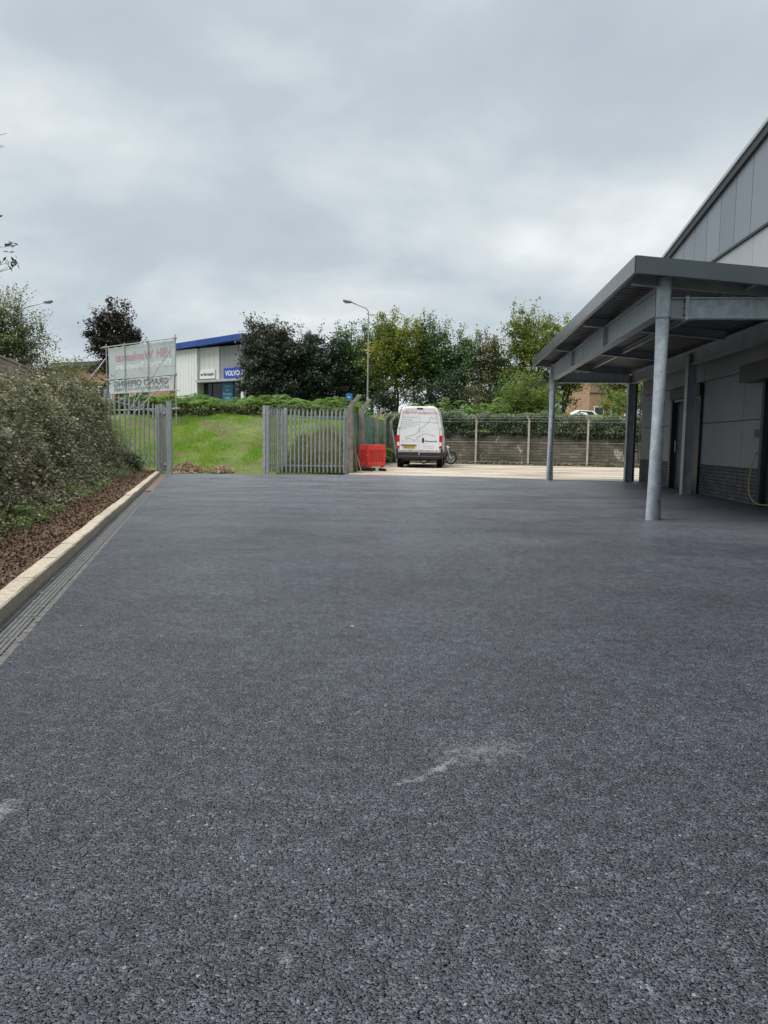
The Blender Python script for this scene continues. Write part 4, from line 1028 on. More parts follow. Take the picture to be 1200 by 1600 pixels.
for tx, zz, wd in (('Home to', 2.75, 0.6), ('Your', 2.42, 0.35), ('Barnstaple', 2.1, 0.95), ('mobility', 1.78, 0.6)): obj('lettering', text_mesh(tx, 0.28, wd), 'ink_white', ps, (w2 + 0.66 - wd / 2, 0.39, zz))
s1 = P_('name_sign', w1 + 0.12, w1 + 2.0, 0.02, 0.11, 3.46, 4.2, 'showroom_white'); P_('sign_rim', w1 + 0.10, w1 + 2.02, 0.03, 0.1, 3.41, 3.458, 'fascia_joint', s1); obj('lettering', text_mesh('ws Barnstaple', 0.36, 1.65, 0.01), 'ink_dark', s1, (w1 + 0.23, 0.012, 3.72))
s2 = P_('brand_sign', w2 + 0.55, SLn - 0.5, 0.08, 0.19, 3.42, 4.24, 'volvo_blue'); obj('lettering', text_mesh('VOLVO', 0.56, 1.7, 0.015), 'ink_white', s2, (w2 + 0.75, 0.07, 3.62))
s3 = P_('brand_sign', SLn - 0.05, SLn + 0.05, 0.9, 3.0, 3.42, 4.24, 'volvo_blue'); 
P_('side_return', SLn - 0.45, SLn - 0.1, -0.1, 0.18, 3.34, 4.1, 'cap_light')
P_('meter_box', 1.2, 1.75, -0.2, -0.152, 0.9, 1.5, 'showroom_cream')
mb = MB().extr([(-0.4, -0.5, 6.02), (-0.4, 9.4, 6.02), (-0.4, 9.4, 6.4), (-0.4, -0.5, 6.5)], (-0.4, 0, 6.0), (SLn + 0.1, 0, 6.32)); obj('roof', mb, 'roof_blue', sr)

# brick buildings behind the trees
def brick_block(label, A, rz, Lw, H, D, mat, wins, z0=PZ):
    t = thing('brick_building', label, 'building', (A[0], A[1], z0), rz)
    obj('wall', MB().box(0, Lw, 0, D, 0, H), mat, t)
    obj('roof_edge', MB().box(-0.3, Lw + 0.3, -0.4, D + 0.3, H, H + 0.45), 'far_roof', t)
    for k, (a, b, c, d) in enumerate(wins):
        f = obj('window', MB().box(a, b, -0.04, 0.05, c, d), 'ink_white', t); obj('pane', MB().box(a + 0.1, b - 0.1, -0.06, -0.035, c + 0.1, d - 0.1), 'showroom_glass', f)
    obj('string_course', MB().box(0.02, Lw - 0.02, -0.05, -0.002, H * 0.66, H * 0.66 + 0.12), 'far_roof', t)
    return t
brick_block('long orange brick building behind the dark tree and banner', (-37.0, 84.0), R(-24), 16, 6.2, 9, 'far_brick', [(1.0 + 2.6 * i, 2.9 + 2.6 * i, 2.6, 4.0) for i in range(5)])
brick_block('tan brick building glimpsed under the canopy beyond the wall', (20.2, 74), R(4), 3.6, 5.2, 9, 'far_brick', [(0.5, 1.5, 1.0, 2.2), (2.2, 3.2, 1.0, 2.2)])

# ------------------------------------------------------------------ street furniture
def street_lamp(label, X, Y, top, armdx, arml):
    z = terrz(X, Y)
    t = thing('street_lamp', label, 'street lamp', (X, Y, z), 0, 'street lamps beyond the bank')
    H = top - z
    pts = [(0, 0, 0), (0, 0, 1.2), (0, 0, 1.25), (0, 0, H - 0.5)]; rd = [0.085, 0.085, 0.065, 0.045]
    obj('column', MB().tube(pts, rd, 12), 'lamp_column', t, smooth=True)
    g = [Vector((0, 0, H - 0.5))] + [Vector((armdx * (0.45 * (1 - math.cos(a))), 0, H - 0.5 + 0.42 * math.sin(a))) for a in np.linspace(0.2, 1.45, 6)] + [Vector((armdx * arml, 0, H + 0.22))]
    obj('arm', MB().tube(g, 0.038, 10), 'lamp_column', t, smooth=True)
    e = g[-1]; mb = MB()
    mb.extr([e + Vector((0, -0.14, -0.05)), e + Vector((0, 0.14, -0.05)), e + Vector((0, 0.10, 0.07)), e + Vector((0, -0.10, 0.07))], (0, 0, 0), (armdx * 0.55, 0, 0.08))
    h = obj('lantern', mb, 'lantern', t, bevel=0.02)
    obj('lamp_glass', MB().box(*sorted((e.x + armdx * 0.1, e.x + armdx * 0.45)), -0.1, 0.1, e.z - 0.06, e.z - 0.035), 'cap_light', h)
    return t
street_lamp('tall street lamp in front of the yellowing trees', -1.2, 50.0, 10.05, -1, 1.15)
street_lamp('street lamp whose arm shows above the bushes at far left', -24.2, 50.0, 9.75, 1, 1.5)
sg_ = thing('blue_road_sign', 'small blue road sign on a post above the ferns', 'sign', (-2.25, 46.0, terrz(-2.25, 46)))
obj('pole', MB().tube([(0, 0, 0), (0, 0, 1.24)], 0.03, 8), 'lamp_column', sg_)
o = obj('face', MB().box(-0.2, 0.2, -0.05, -0.035, 0.78, 1.25), 'sign_blue', sg_); obj('symbol', MB().box(-0.09, 0.09, -0.056, -0.0505, 1.0, 1.05), 'ink_white', o)
ro = MB(); ro.add([(-60, 50.6, PZ + 0.09), (60, 50.6, PZ + 0.09), (60, 57.4, PZ + 0.09), (-60, 57.4, PZ + 0.09)], [(0, 1, 2, 3)])
struct('road', ro, 'asphalt_road')

# white car passing behind the hedge
ca = thing('white_car', 'white car on the road glimpsed under the canopy', 'car', (17.6, 68.0, PZ + 0.05), R(90))
pr = [(-2.05, 0.35), (-2.08, 0.75), (-1.75, 0.95), (-1.15, 1.38), (0.15, 1.45), (0.95, 1.0), (1.85, 0.82), (2.05, 0.6), (2.05, 0.35)]
mb = MB(); n = len(pr)
for wv, k in ((-0.86, 1), (0.86, 1)): mb.v += [(wv * (0.82 if z > 1.2 else 1.0), y, z) for y, z in pr]
mb.f = [tuple(range(n)), tuple(range(n, 2 * n))[::-1]] + [(i, (i + 1) % n, n + (i + 1) % n, n + i)[::-1] for i in range(n)]
obj('body', mb, 'van_white', ca, bevel=0.06)
for sx in (-1, 1):
    mb = MB().add([(sx * 0.83, -1.35, 0.98), (sx * 0.83, 0.75, 0.98), (sx * 0.735, 0.1, 1.38), (sx * 0.735, -1.05, 1.34)], [(0, 1, 2, 3)]); obj('side_window', mb, 'glass_dark', ca)
    for y in (-1.3, 1.3): obj('wheel', MB().tube([(sx * 0.68, y, 0.31), (sx * 0.88, y, 0.31)], 0.31, 18), 'rubber', ca)
    obj('headlight', MB().box(*sorted((sx * 0.5, sx * 0.8)), 2.0, 2.06, 0.62, 0.74), 'lamp_clear', ca)

# ------------------------------------------------------------------ slatted timber fence on top of the left bank
tf = thing('timber_fence', 'weathered horizontal slat timber fence on top of the left bank', 'fence', (*kp(5.2, 2.42), 0), KROT)
for k in range(5): 
    obj('slat', MB().box(-0.014, 0.014, 0, 12.2, 2.16 + k * 0.085, 2.16 + k * 0.085 + 0.062), 'timber_grey', tf, bevel=0.004)
obj('top_rail', MB().box(-0.05, 0.05, 0, 12.2, 2.585, 2.62), 'timber_grey', tf, bevel=0.004)
for y in np.arange(0.3, 12.3, 1.8): obj('post', MB().box(-0.11, -0.018, y - 0.05, y + 0.05, 1.3, 2.58), 'timber_grey', tf, bevel=0.006)

# ------------------------------------------------------------------ vegetation
def limb(mb, p, q, r0, r1, g, sag=0.12, n=5, k=5):
    p = np.array(p, float); q = np.array(q, float); L_ = np.linalg.norm(q - p)
    off = g.normal(size=(2, 3)) * L_ * sag; pts = []
    for i in range(n + 1):
        t = i / n; pts.append(p + (q - p) * t + off[0] * math.sin(math.pi * t) + off[1] * math.sin(2 * math.pi * t) * 0.4)
    mb.tube(pts, [r0 + (r1 - r0) * i / n for i in range(n + 1)], k, cap=False); return pts

def tree(name, label, X, Y, ells, leafm, barkm='bark', nclus=70, per=110, leaf=0.17, trunk_r=0.16, stems=1, seed=1, group=None, cat='tree', twigs=14, z0=None, spread=0.42, accent=None, fork=0.35, droop=0.2, tint_top=0.0, twig_r=0.016):
    """ells: crown envelope as (dx, dy, zc, rx, ry, rz) ellipsoids above the base; leaves sit in clumps at limb ends"""
    g = np.random.default_rng(seed); z = terrz(X, Y) - 0.05 if z0 is None else z0
    t = thing(name, label, cat, (X, Y, z), 0, group)
    top = max(e[2] + e[5] for e in ells)
    vol = np.array([e[3] * e[4] * e[5] for e in ells]) ** 0.8; vol /= vol.sum()
    cen = []
    while len(cen) < nclus:
        e = ells[g.choice(len(ells), p=vol)]
        d = g.normal(size=3); d /= np.linalg.norm(d); r = g.random() ** 0.42
        cen.append((e[0] + d[0] * r * e[3], e[1] + d[1] * r * e[4], e[2] + d[2] * r * e[5]))
    cen = np.array(cen); cen[:, 2] = np.maximum(cen[:, 2], 0.15)
    mb = MB(); trunks = []
    for s_ in range(stems):
        b = (g.normal() * 0.12 * (stems > 1), g.normal() * 0.12 * (stems > 1), 0); e = ells[g.integers(len(ells))]
        tip = (e[0] * 0.7 + g.normal() * 0.2, e[1] * 0.7 + g.normal() * 0.2, top * g.uniform(0.82, 0.95))
        trunks.append(limb(mb, b, tip, trunk_r * (1 if stems == 1 else 0.75), trunk_r * 0.12, g, 0.04, 9, 7))
    for c in cen[: int(len(cen) * 0.75)]:
        tr = trunks[g.integers(len(trunks))]
        zs_ = np.array([p[2] for p in tr]); want = c[2] - g.uniform(0.2, 0.6) * max(0.6, np.hypot(c[0], c[1])); i = int(np.argmin(np.abs(zs_ - max(want, fork * top * 0.6))))
        f = max(0.15, 1 - zs_[i] / top); pts = limb(mb, tr[i], c, trunk_r * 0.42 * f + 0.012, 0.008, g, 0.08, 4, 4)
    tw = []
    for _ in range(twigs):
        e = ells[g.choice(len(ells), p=vol)]; a = g.uniform(0, 6.28); q = (e[0] + math.cos(a) * e[3] * 0.6, e[1] + math.sin(a) * e[4] * 0.6, e[2] + e[5] * 0.75)
        tp_ = limb(mb, q, (q[0] + g.normal() * 0.3 * min(1, e[3]), q[1] + g.normal() * 0.3 * min(1, e[3]), q[2] + e[5] * g.uniform(0.25, 0.5)), twig_r, twig_r * 0.35, g, 0.05, 5, 3)
        tw += [p_ + g.normal(size=3) * leaf * 0.7 for p_ in tp_ for _ in range(4)]
    obj('trunk', mb, barkm, t, smooth=True)
    cnt = np.maximum(12, (per * g.uniform(0.45, 1.5, nclus))).astype(int)
    idx = np.repeat(np.arange(nclus), cnt); n = len(idx)
    rad = spread * g.uniform(0.6, 1.35, nclus)
    off = g.normal(size=(n, 3)); off[:, 2] *= 0.75
    C = cen[idx] + off * rad[idx][:, None] * 0.62
    C[:, 2] = np.maximum(C[:, 2], 0.03)
    cl_t = g.normal(0, 0.17, nclus); tint = 0.45 + cl_t[idx] + g.normal(0, 0.17, n) + tint_top * (C[:, 2] / top - 0.6)
    if accent is not None:
        pick = g.random(nclus) < accent; tint = np.where(pick[idx], np.clip(tint + 0.45, 0, 1), tint)
    if tw:
        C = np.concatenate([C, np.array(tw)]); tint = np.concatenate([tint, g.uniform(0.3, 0.9, len(tw))]); n = len(C)
    V = leaf_quads(C, g.uniform(0.65, 1.25, n) * leaf, 0.6, 0.25, droop=droop, g=g)
    me = quad_mesh('crown', V, tint, leafm)
    link('crown', me, t)
    return t
G1 = 'trees along the road beyond the bank'
def px(x, Y): return (x - 600) / 1155.0 * Y
Bz = 2.75
def row_tree(label, X, Y, hw, zt, leafm, zb=0.5, **k):
    h = zt - Bz; c = (h + zb) / 2; rz = (h - zb) / 2
    e = [(0, 0, zb + rz * 0.85, hw, hw, rz * 0.85), (-hw * 0.35, 0.2, zb + rz * 1.35, hw * 0.62, hw * 0.7, rz * 0.6), (hw * 0.4, -0.2, zb + rz * 1.15, hw * 0.6, hw * 0.7, rz * 0.6)]
    return tree(k.pop('name', 'roadside_tree'), label, X, Y, k.pop('ells', e), leafm, group=G1, **k)
row_tree('dark tree with copper tinted top at the right end of the showroom', -8.3, 55, 2.4, 10.1, 'leaf_copper', 0.1, nclus=210, per=130, leaf=0.21, seed=21, tint_top=0.7, twigs=45)
row_tree('dense dark evergreen tree right of the copper topped one', -4.9, 56, 2.15, 9.4, 'leaf_dark', 0.0, nclus=210, per=130, leaf=0.2, seed=22, twigs=20)
row_tree('tall dark green tree just left of the street lamp', -2.5, 57, 1.8, 9.9, 'leaf_green', 0.1, nclus=170, per=115, leaf=0.19, seed=23, twigs=24, accent=0.08)
row_tree('bushy tree with yellow autumn patches right of the street lamp', 0.75, 55, 2.05, 10.6, 'leaf_yellow', 1.3, nclus=185, per=105, leaf=0.18, seed=24, twigs=34, stems=3, accent=0.1)
row_tree('slender ivy clad tree above the white van', 3.3, 55.5, 1.3, 10.6, 'leaf_green', 0.2, nclus=165, per=95, leaf=0.18, seed=25, twigs=24, stems=2, accent=0.12)
row_tree('thin olive tree with see-through crown right of the van', 5.5, 56, 1.6, 9.6, 'leaf_green', 0.5, nclus=125, per=95, leaf=0.17, seed=26, twigs=26, stems=2)
row_tree('nearly bare brown tree with an ivy covered trunk', 7.5, 56, 1.0, 9.3, 'leaf_olive', 0.3, nclus=60, per=85, leaf=0.17, seed=27, twigs=34, trunk_r=0.22, tint_top=0.6)
row_tree('narrow dark cone shaped tree between two thin ones', 8.75, 57, 0.9, 9.0, 'leaf_green', 0.2, nclus=70, per=110, leaf=0.17, seed=28, twigs=10)
row_tree('tall yellow green birch like tree left of the canopy', 10.3, 54, 1.75, 11.0, 'leaf_yellow', 0.4, nclus=160, per=85, leaf=0.17, seed=29, twigs=34, stems=2, barkm='bark_pale')
row_tree('broad green tree partly behind the canopy roof', 13.0, 55, 2.0, 10.5, 'leaf_yellow', 1.2, nclus=140, per=100, leaf=0.18, seed=30, twigs=30, stems=2, accent=0.15)
row_tree('low tree with dark trunk seen under the canopy', 15.6, 50, 1.5, 6.6, 'leaf_green', 1.6, nclus=60, per=85, leaf=0.17, seed=31, twigs=8)
row_tree('dark tree beside the tan building under the canopy', 18.6, 52, 1.5, 8.2, 'leaf_dark', 0.3, nclus=90, per=110, leaf=0.18, seed=32, twigs=8)
row_tree('slim green tree directly behind the street lamp', -0.95, 58.5, 1.2, 10.3, 'leaf_green', 0.2, nclus=110, per=105, leaf=0.18, seed=33, twigs=24, stems=2, accent=0.1)
# understorey between the trunks
US = [('dark shrub beneath the yellow patched tree', -0.4, 52.5, 1.1, 1.3, 'leaf_ivy'), ('low dark shrub under the ivy clad tree', 2.2, 52.5, 1.0, 1.2, 'leaf_ivy'), ('rounded dark shrub right of the van roof', 4.3, 52, 1.1, 1.6, 'leaf_dark'),
      ('olive brown shrub below the nearly bare tree', 6.4, 52, 1.1, 1.7, 'leaf_olive'), ('green shrub at the foot of the cone shaped tree', 8.5, 52, 1.0, 1.5, 'leaf_green'), ('dark shrub at the foot of the tall yellow green tree', 10.8, 51, 1.1, 1.4, 'leaf_ivy')]
for i, (lb, X, Y, hw, hh, lm) in enumerate(US):
    hh *= 1.35
    tree('shrub', lb, X, Y, [(0, 0, hh * 0.7, hw, hw * 0.8, hh * 0.8), (hw * 0.5, 0, hh * 0.5, hw * 0.7, hw * 0.7, hh * 0.6)], lm, nclus=40, per=70, leaf=0.16, trunk_r=0.06, stems=3, seed=60 + i, twigs=6, cat='shrub', group='shrubs under the roadside trees')
tree('leafy_shrub', 'bright green bushy shrub above the block wall left of the canopy column', 8.1, 42.2, [(-0.9, 0, 0.9, 0.95, 0.8, 1.0), (0.1, 0, 1.2, 0.95, 0.8, 1.25), (1.0, 0, 0.9, 0.8, 0.8, 0.9)], 'leaf_shrub', nclus=105, per=95, leaf=0.10, trunk_r=0.04, stems=5, seed=80, twigs=40, cat='shrub', spread=0.3, droop=0.0)
tree('leafy_shrub', 'bright green shrub above the wall beside the inner canopy columns', 13.3, 41.0, [(-0.5, 0, 0.7, 0.9, 0.8, 0.8), (0.8, 0, 1.0, 1.1, 0.8, 1.0)], 'leaf_shrub', nclus=70, per=90, leaf=0.10, trunk_r=0.04, stems=4, seed=81, twigs=20, cat='shrub', spread=0.3)
# left side
tree('dark_tree', 'dark brown leaved tree standing behind the mirrored banner', -16.3, 45, [(0, 0, 3.4, 1.45, 1.3, 2.3), (0.25, 0, 5.3, 0.85, 0.9, 1.0), (-0.8, 0, 4.5, 0.7, 0.8, 1.1), (1.0, 0, 3.6, 0.8, 0.8, 1.1)], 'leaf_purple', nclus=120, per=110, leaf=0.16, trunk_r=0.2, seed=41, twigs=40, spread=0.34)
tree('willow_bush', 'pale green twiggy bush rising behind the slat fence at left', -9.7, 18.6, [(0, 0, 1.4, 0.95, 0.8, 1.4), (0.75, 0.2, 1.1, 0.55, 0.6, 1.2), (-0.2, 0, 2.15, 0.55, 0.6, 0.62)], 'leaf_willow', nclus=230, per=120, leaf=0.058, trunk_r=0.022, stems=9, seed=42, cat='bush', twig_r=0.006, twigs=70, spread=0.2, droop=0.1)
tree('willow_bush', 'low olive bush between slat fence and palisade', -9.2, 21.2, [(0, 0, 0.6, 0.9, 0.8, 0.85), (0.7, 0.2, 0.3, 0.6, 0.6, 0.7)], 'leaf_willow', nclus=90, per=100, leaf=0.065, trunk_r=0.04, stems=5, seed=43, cat='bush', twig_r=0.006, twigs=40, spread=0.2)
tree('holly_bush', 'dark glossy bush at the foot of the left palisade', -7.85, 22.85, [(0, 0, 0.3, 0.42, 0.35, 0.42), (-0.5, 0, 0.5, 0.5, 0.4, 0.55)], 'leaf_ivy', nclus=60, per=110, leaf=0.06, trunk_r=0.03, stems=4, seed=44, cat='bush', twigs=4, spread=0.2)
# tree just outside the left edge: its twigs reach into view
g = np.random.default_rng(5)
X0, Y0 = -7.9, 11.2; z0 = terrz(X0, Y0)
nt_ = thing('overhanging_tree', 'tree at the left edge whose twigs reach into the sky', 'tree', (X0, Y0, z0))
mb = MB(); tr = limb(mb, (0, 0, -0.1), (-0.4, 0.3, 4.6), 0.11, 0.03, g, 0.03, 9, 8)
def W2L(x, y, z): return np.array([x - X0, y - Y0, z - z0])
ZS = np.array([0, 0, -0.16])
tips = [(5, W2L(-5.02, 10.0, 5.02)), (3, W2L(-4.98, 10.0, 3.48)), (3, W2L(-5.05, 9.7, 3.62)), (4, W2L(-5.35, 10.2, 4.2)), (6, W2L(-6.3, 10.6, 5.3)), (5, W2L(-8.8, 10.4, 4.6)), (4, W2L(-8.9, 11.8, 3.9)), (6, W2L(-7.4, 12.0, 5.2)), (2, W2L(-5.6, 10.4, 2.95))]
LC = []
for i, (k, tp) in enumerate(tips):
    tp = tp + ZS
    pts = limb(mb, tr[k], tp, 0.028, 0.004, g, 0.05, 7, 5)
    for j in range(3, 8):
        for _ in range(2):
            q = pts[j] + g.normal(size=3) * np.array([0.11, 0.11, 0.09]); limb(mb, pts[max(j - 1, 0)], q, 0.006, 0.0025, g, 0.05, 2, 3)
            if i not in (0,) or j < 4: LC += [q + g.normal(size=3) * 0.045 for _ in range(9 if i != 3 else 3)]
obj('trunk', mb, 'bark', nt_, smooth=True)
LC = np.array(LC); link('crown', quad_mesh('crown', leaf_quads(LC, 0.085, 0.38, 0.1, droop=1.2), np.random.default_rng(2).random(len(LC)), 'leaf_copper'), nt_)

# bramble thicket on the left bank
CL = 7200; n = CL
t = 2.5 + 21.6 * rng.random(n) ** 1.15; s_ = 0.80 + 2.5 * rng.random(n) ** 1.05
X = -1.195 + KD[0] * t + KN[0] * s_; Y = KD[1] * t + KN[1] * s_
foot = 0.12 * (vnoise(t * 1.3, t * 0.2, 12) - 0.5)
amp = (0.06 + 0.95 * vnoise(X * 1.05, Y * 1.05, 31) ** 1.4 + 0.42 * vnoise(X * 2.9, Y * 2.9, 32)) * (0.25 * sstep(0.80, 1.1, s_ + foot * 2) + 0.75 * sstep(0.95, 1.9, s_ + foot * 2)) * (1 - 0.12 * sstep(18.5, 23.5, t)) * 0.78 * (1 - 0.9 * sstep(1.7, 2.15, s_) * (1 - sstep(16, 18, t)))
depth = rng.random(n) ** 1.6
keep = rng.random(n) < (0.30 + 0.9 * vnoise(X * 3.2, Y * 3.2 + 2 * s_, 33))
Z = terr(X, Y) + 0.05 + amp * (1 - 0.85 * depth)
push = amp * 0.3 * sstep(0.85, 1.6, s_) * (1 - depth)
X2 = X - KN[0] * push; Y2 = Y - KN[1] * push
C0 = np.column_stack([X2, Y2, Z])[keep]; t0_ = t[keep]; k_ = rng.integers(12, 40, len(C0)); ix = np.repeat(np.arange(len(C0)), k_)
C = C0[ix] + rng.normal(size=(len(ix), 3)) * (np.array([0.085, 0.085, 0.065]) * rng.uniform(0.6, 1.4, len(C0))[ix][:, None]); m = len(C)
out_dir = np.tile([0.66, 0.10, 0.72], (m, 1))
tint = 0.44 + 0.5 * (vnoise(C[:, 0] * 0.8, C[:, 1] * 0.8 + C[:, 2], 35) - 0.5) + rng.normal(0, 0.17, len(C0))[ix] + rng.normal(0, 0.15, m)
size = rng.uniform(0.030, 0.066, m) * (0.75 + t0_[ix] / 24)
bt = thing('bramble_thicket', 'sprawling bramble thicket covering the bank left of the kerb', 'bramble')
link('foliage', quad_mesh('foliage', leaf_quads(C, size, 0.6, 0.2, out=out_dir), tint, 'leaf_bramble'), bt)
mb = MB(); gs = np.random.default_rng(77)
for i in range(600):
    tt = 5 + 20 * gs.random() ** 1.15; ss = gs.uniform(0.85, 2.7); x, y = kp(tt, ss); z = terrz(x, y)
    a = 0.25 + 0.75 * float(vnoise(x * 1.05, y * 1.05, 31)); ln = gs.uniform(0.3, 0.9)
    p = np.array([x + 0.25 * a, y, z + a * gs.uniform(0.3, 0.95)]); d = gs.normal(size=3); d[2] = d[2] * 0.5 + 0.15; d[0] = abs(d[0]) * 0.5; d /= np.linalg.norm(d)
    q = p + d * ln; q[2] = max(q[2], terrz(q[0], q[1]) + 0.05)
    mid = (p + q) / 2 + np.array([0, 0, 0.12 * ln]); mb.tube([p, mid, q], [0.003, 0.0025, 0.0015], 3, cap=False)
tag(obj('cane', mb, 'dead_stem', bt), kind='stuff')
# upright shoots above the thicket near the palisade
mb = MB(); LC = []
for i in range(380):
    tt = 7 + 16.8 * gs.random() ** 0.7; ss = gs.uniform(1.1, 2.9); x, y = kp(tt, ss); z = terrz(x, y) + 0.2
    h = gs.uniform(0.4, 1.15) * (0.45 if tt < 17 else 1.0); pts = limb(mb, (x, y, z), (x + gs.normal() * 0.15, y + gs.normal() * 0.1, z + h), 0.007, 0.003, gs, 0.05, 4, 3)
    for p in pts[1:]:
        LC += [p + gs.normal(size=3) * 0.05 for _ in range(5)]
tag(obj('shoot', mb, 'dead_stem', bt), kind='stuff')
LC = np.array(LC); tag(link('shoot_leaves', quad_mesh('shoot_leaves', leaf_quads(LC, 0.06, 0.5, 0.2, g=gs), gs.random(len(LC)) * 0.6 + 0.35, 'leaf_bramble'), bt), kind='stuff')
# low weeds at the foot of the thicket
n = 26000
t = 3.5 + 20 * rng.random(n) ** 1.2; s_ = 0.66 + 0.75 * rng.random(n) ** 1.2
X = -1.195 + KD[0] * t + KN[0] * s_; Y = KD[1] * t + KN[1] * s_
den = vnoise(X * 1.6, Y * 1.6, 51); keep = rng.random(n) < sstep(0.30, 0.75, den) * sstep(0.62, 0.95, s_ + 0.2 * den)
C = np.column_stack([X, Y, terr(X, Y) + 0.10 + 0.20 * rng.random(n) * den])[keep]; m = len(C)
tag(link('ground_weeds', quad_mesh('ground_weeds', leaf_quads(C, rng.uniform(0.03, 0.06, m), 0.45, 0.2), rng.random(m), 'leaf_low')), 'low green weeds creeping from the brambles over the bark', 'weeds', None, 'stuff')
# a few dock-like plants with large bright leaves
def dock(label, tt, ss, n, sz, seed):
    g = np.random.default_rng(seed); x, y = kp(tt, ss); z = terrz(x, y) + 0.12
    d = thing('dock_plant', label, 'plant', (x, y, z), 0, 'bright leafed plants on the left bed'); 
    for i in range(n):
        a = 6.28 * i / n + g.normal() * 0.25; ln = sz * g.uniform(0.75, 1.2); el = g.uniform(0.5, 1.0); w = ln * 0.2
        mb = MB(); prev = None
        for j in range(6):
            f = j / 5; r = ln * f * math.cos(el * (1 - 0.4 * f)); hgt = ln * f * math.sin(el) * (1.1 - 0.55 * f); ww = w * math.sin(math.pi * (0.12 + 0.85 * f)) 
            c = Vector((math.cos(a) * r, math.sin(a) * r, hgt)); sd = Vector((-math.sin(a), math.cos(a), 0)) * ww
            mb.v += [tuple(c - sd + Vector((0, 0, ww * 0.35))), tuple(c), tuple(c + sd + Vector((0, 0, ww * 0.35)))]
        for j in range(5):
            for q in (0, 1): mb.f.append((j * 3 + q, j * 3 + q + 1, j * 3 + 4 + q, j * 3 + 3 + q))
        me = mb.mesh('leaf'); at_ = me.attributes.new('tint', 'FLOAT', 'POINT'); at_.data.foreach_set('value', [float(g.random())] * len(me.vertices)); me.materials.append(MATS['leaf_bright']); link('leaf', me, d)
dock('bright green broad leaved plant nearest the kerb at left edge', 9.15, 0.98, 9, 0.26, 1)
dock('small bright green plant right of the larger broad leaved one', 9.5, 0.72, 7, 0.16, 2)
dock('small bright green plant among weeds halfway along the bark bed', 13.2, 0.98, 7, 0.2, 3)
dock('tiny bright green plant at the weeds near the palisade', 17.5, 0.85, 7, 0.2, 4)
# litter
def litter(label, tt, ss, z, sx, sz, seed, rz):
    g = np.random.default_rng(seed); x, y = kp(tt, ss); mb = MB(); n, q = 10, 7
    for i in range(n):
        for j in range(q):
            u_, v_ = 2 * math.pi * i / n, math.pi * (j + 0.5) / q - math.pi / 2; r = 1 + 0.45 * (float(g.random()) - 0.5)
            mb.v.append((sx * r * math.cos(v_) * math.cos(u_), sx * 0.6 * r * math.cos(v_) * math.sin(u_), sz * r * math.sin(v_)))
    mb.f = [(i * q + j, ((i + 1) % n) * q + j, ((i + 1) % n) * q + j + 1, i * q + j + 1) for i in range(n) for j in range(q - 1)]
    mb.f += [tuple(i * q for i in range(n))[::-1], tuple(i * q + q - 1 for i in range(n))]
    tag(obj('plastic_litter', mb, 'litter_white', None, (x, y, terrz(x, y) + z), rz), label, 'litter', 'litter on the bank')
litter('crumpled white plastic caught in the brambles at left', 10.6, 1.32, 0.55, 0.085, 0.07, 1, 0.4)
litter('white plastic scrap lying at the edge of the bark bed', 9.75, 0.80, 0.16, 0.10, 0.025, 2, 1.9)
litter('small pale scrap in the weeds further along the bed', 14.6, 0.95, 0.15, 0.06, 0.025, 3, 0.2)

n = 170                                                              # fallen leaves on the drain and along the tarmac edge
t = 4 + 19 * rng.random(n) ** 1.3; s_ = np.where(rng.random(n) < 0.6, -0.02 - 0.2 * rng.random(n), -0.2 - 2.2 * rng.random(n) ** 2.2)
X = -1.195 + KD[0] * t + KN[0] * s_; Y = KD[1] * t + KN[1] * s_
tag(link('fallen_leaves', quad_mesh('fallen_leaves', leaf_quads(np.column_stack([X, Y, np.full(n, 0.006)]), rng.uniform(0.018, 0.042, n), 0.6, 0.92), rng.random(n) ** 1.5, 'leaf_bramble')), 'scattered fallen leaves on the drain and the tarmac edge', 'leaves', None, 'stuff')
# ivy over the block wall and hedge above it
n = 42000
u_ = rng.uniform(-0.3, 15, n); wc, ws = math.cos(WROT), math.sin(WROT)
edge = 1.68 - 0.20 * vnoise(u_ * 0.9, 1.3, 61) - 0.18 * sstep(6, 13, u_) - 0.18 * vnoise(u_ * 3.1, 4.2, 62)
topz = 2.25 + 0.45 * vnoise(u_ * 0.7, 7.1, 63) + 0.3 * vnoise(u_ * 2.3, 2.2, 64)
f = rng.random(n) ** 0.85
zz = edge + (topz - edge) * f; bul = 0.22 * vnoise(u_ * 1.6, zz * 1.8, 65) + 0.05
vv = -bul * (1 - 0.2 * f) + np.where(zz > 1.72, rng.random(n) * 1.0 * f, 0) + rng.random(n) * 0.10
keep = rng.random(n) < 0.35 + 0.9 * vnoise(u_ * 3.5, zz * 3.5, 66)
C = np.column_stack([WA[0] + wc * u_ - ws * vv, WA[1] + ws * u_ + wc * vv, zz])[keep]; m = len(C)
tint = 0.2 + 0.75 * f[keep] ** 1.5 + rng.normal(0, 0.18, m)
hd = thing('ivy_hedge', 'dark ivy and hedge spilling over the top of the block wall', 'hedge')
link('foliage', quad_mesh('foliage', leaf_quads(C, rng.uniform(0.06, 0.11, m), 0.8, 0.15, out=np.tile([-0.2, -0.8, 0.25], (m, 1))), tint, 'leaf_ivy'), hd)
mb = MB()
for i in range(160):
    u0 = gs.uniform(0, 14.5); x, y = WA[0] + wc * u0 - ws * (-0.03), WA[1] + ws * u0 + wc * (-0.03); mb.tube([(x, y, 1.7), (x + gs.normal() * 0.1, y, 1.45), (x + gs.normal() * 0.2, y, 1.15 + 0.2 * gs.random())], 0.006, 3, cap=False)
tag(obj('stem', mb, 'dead_stem', hd), kind='stuff')
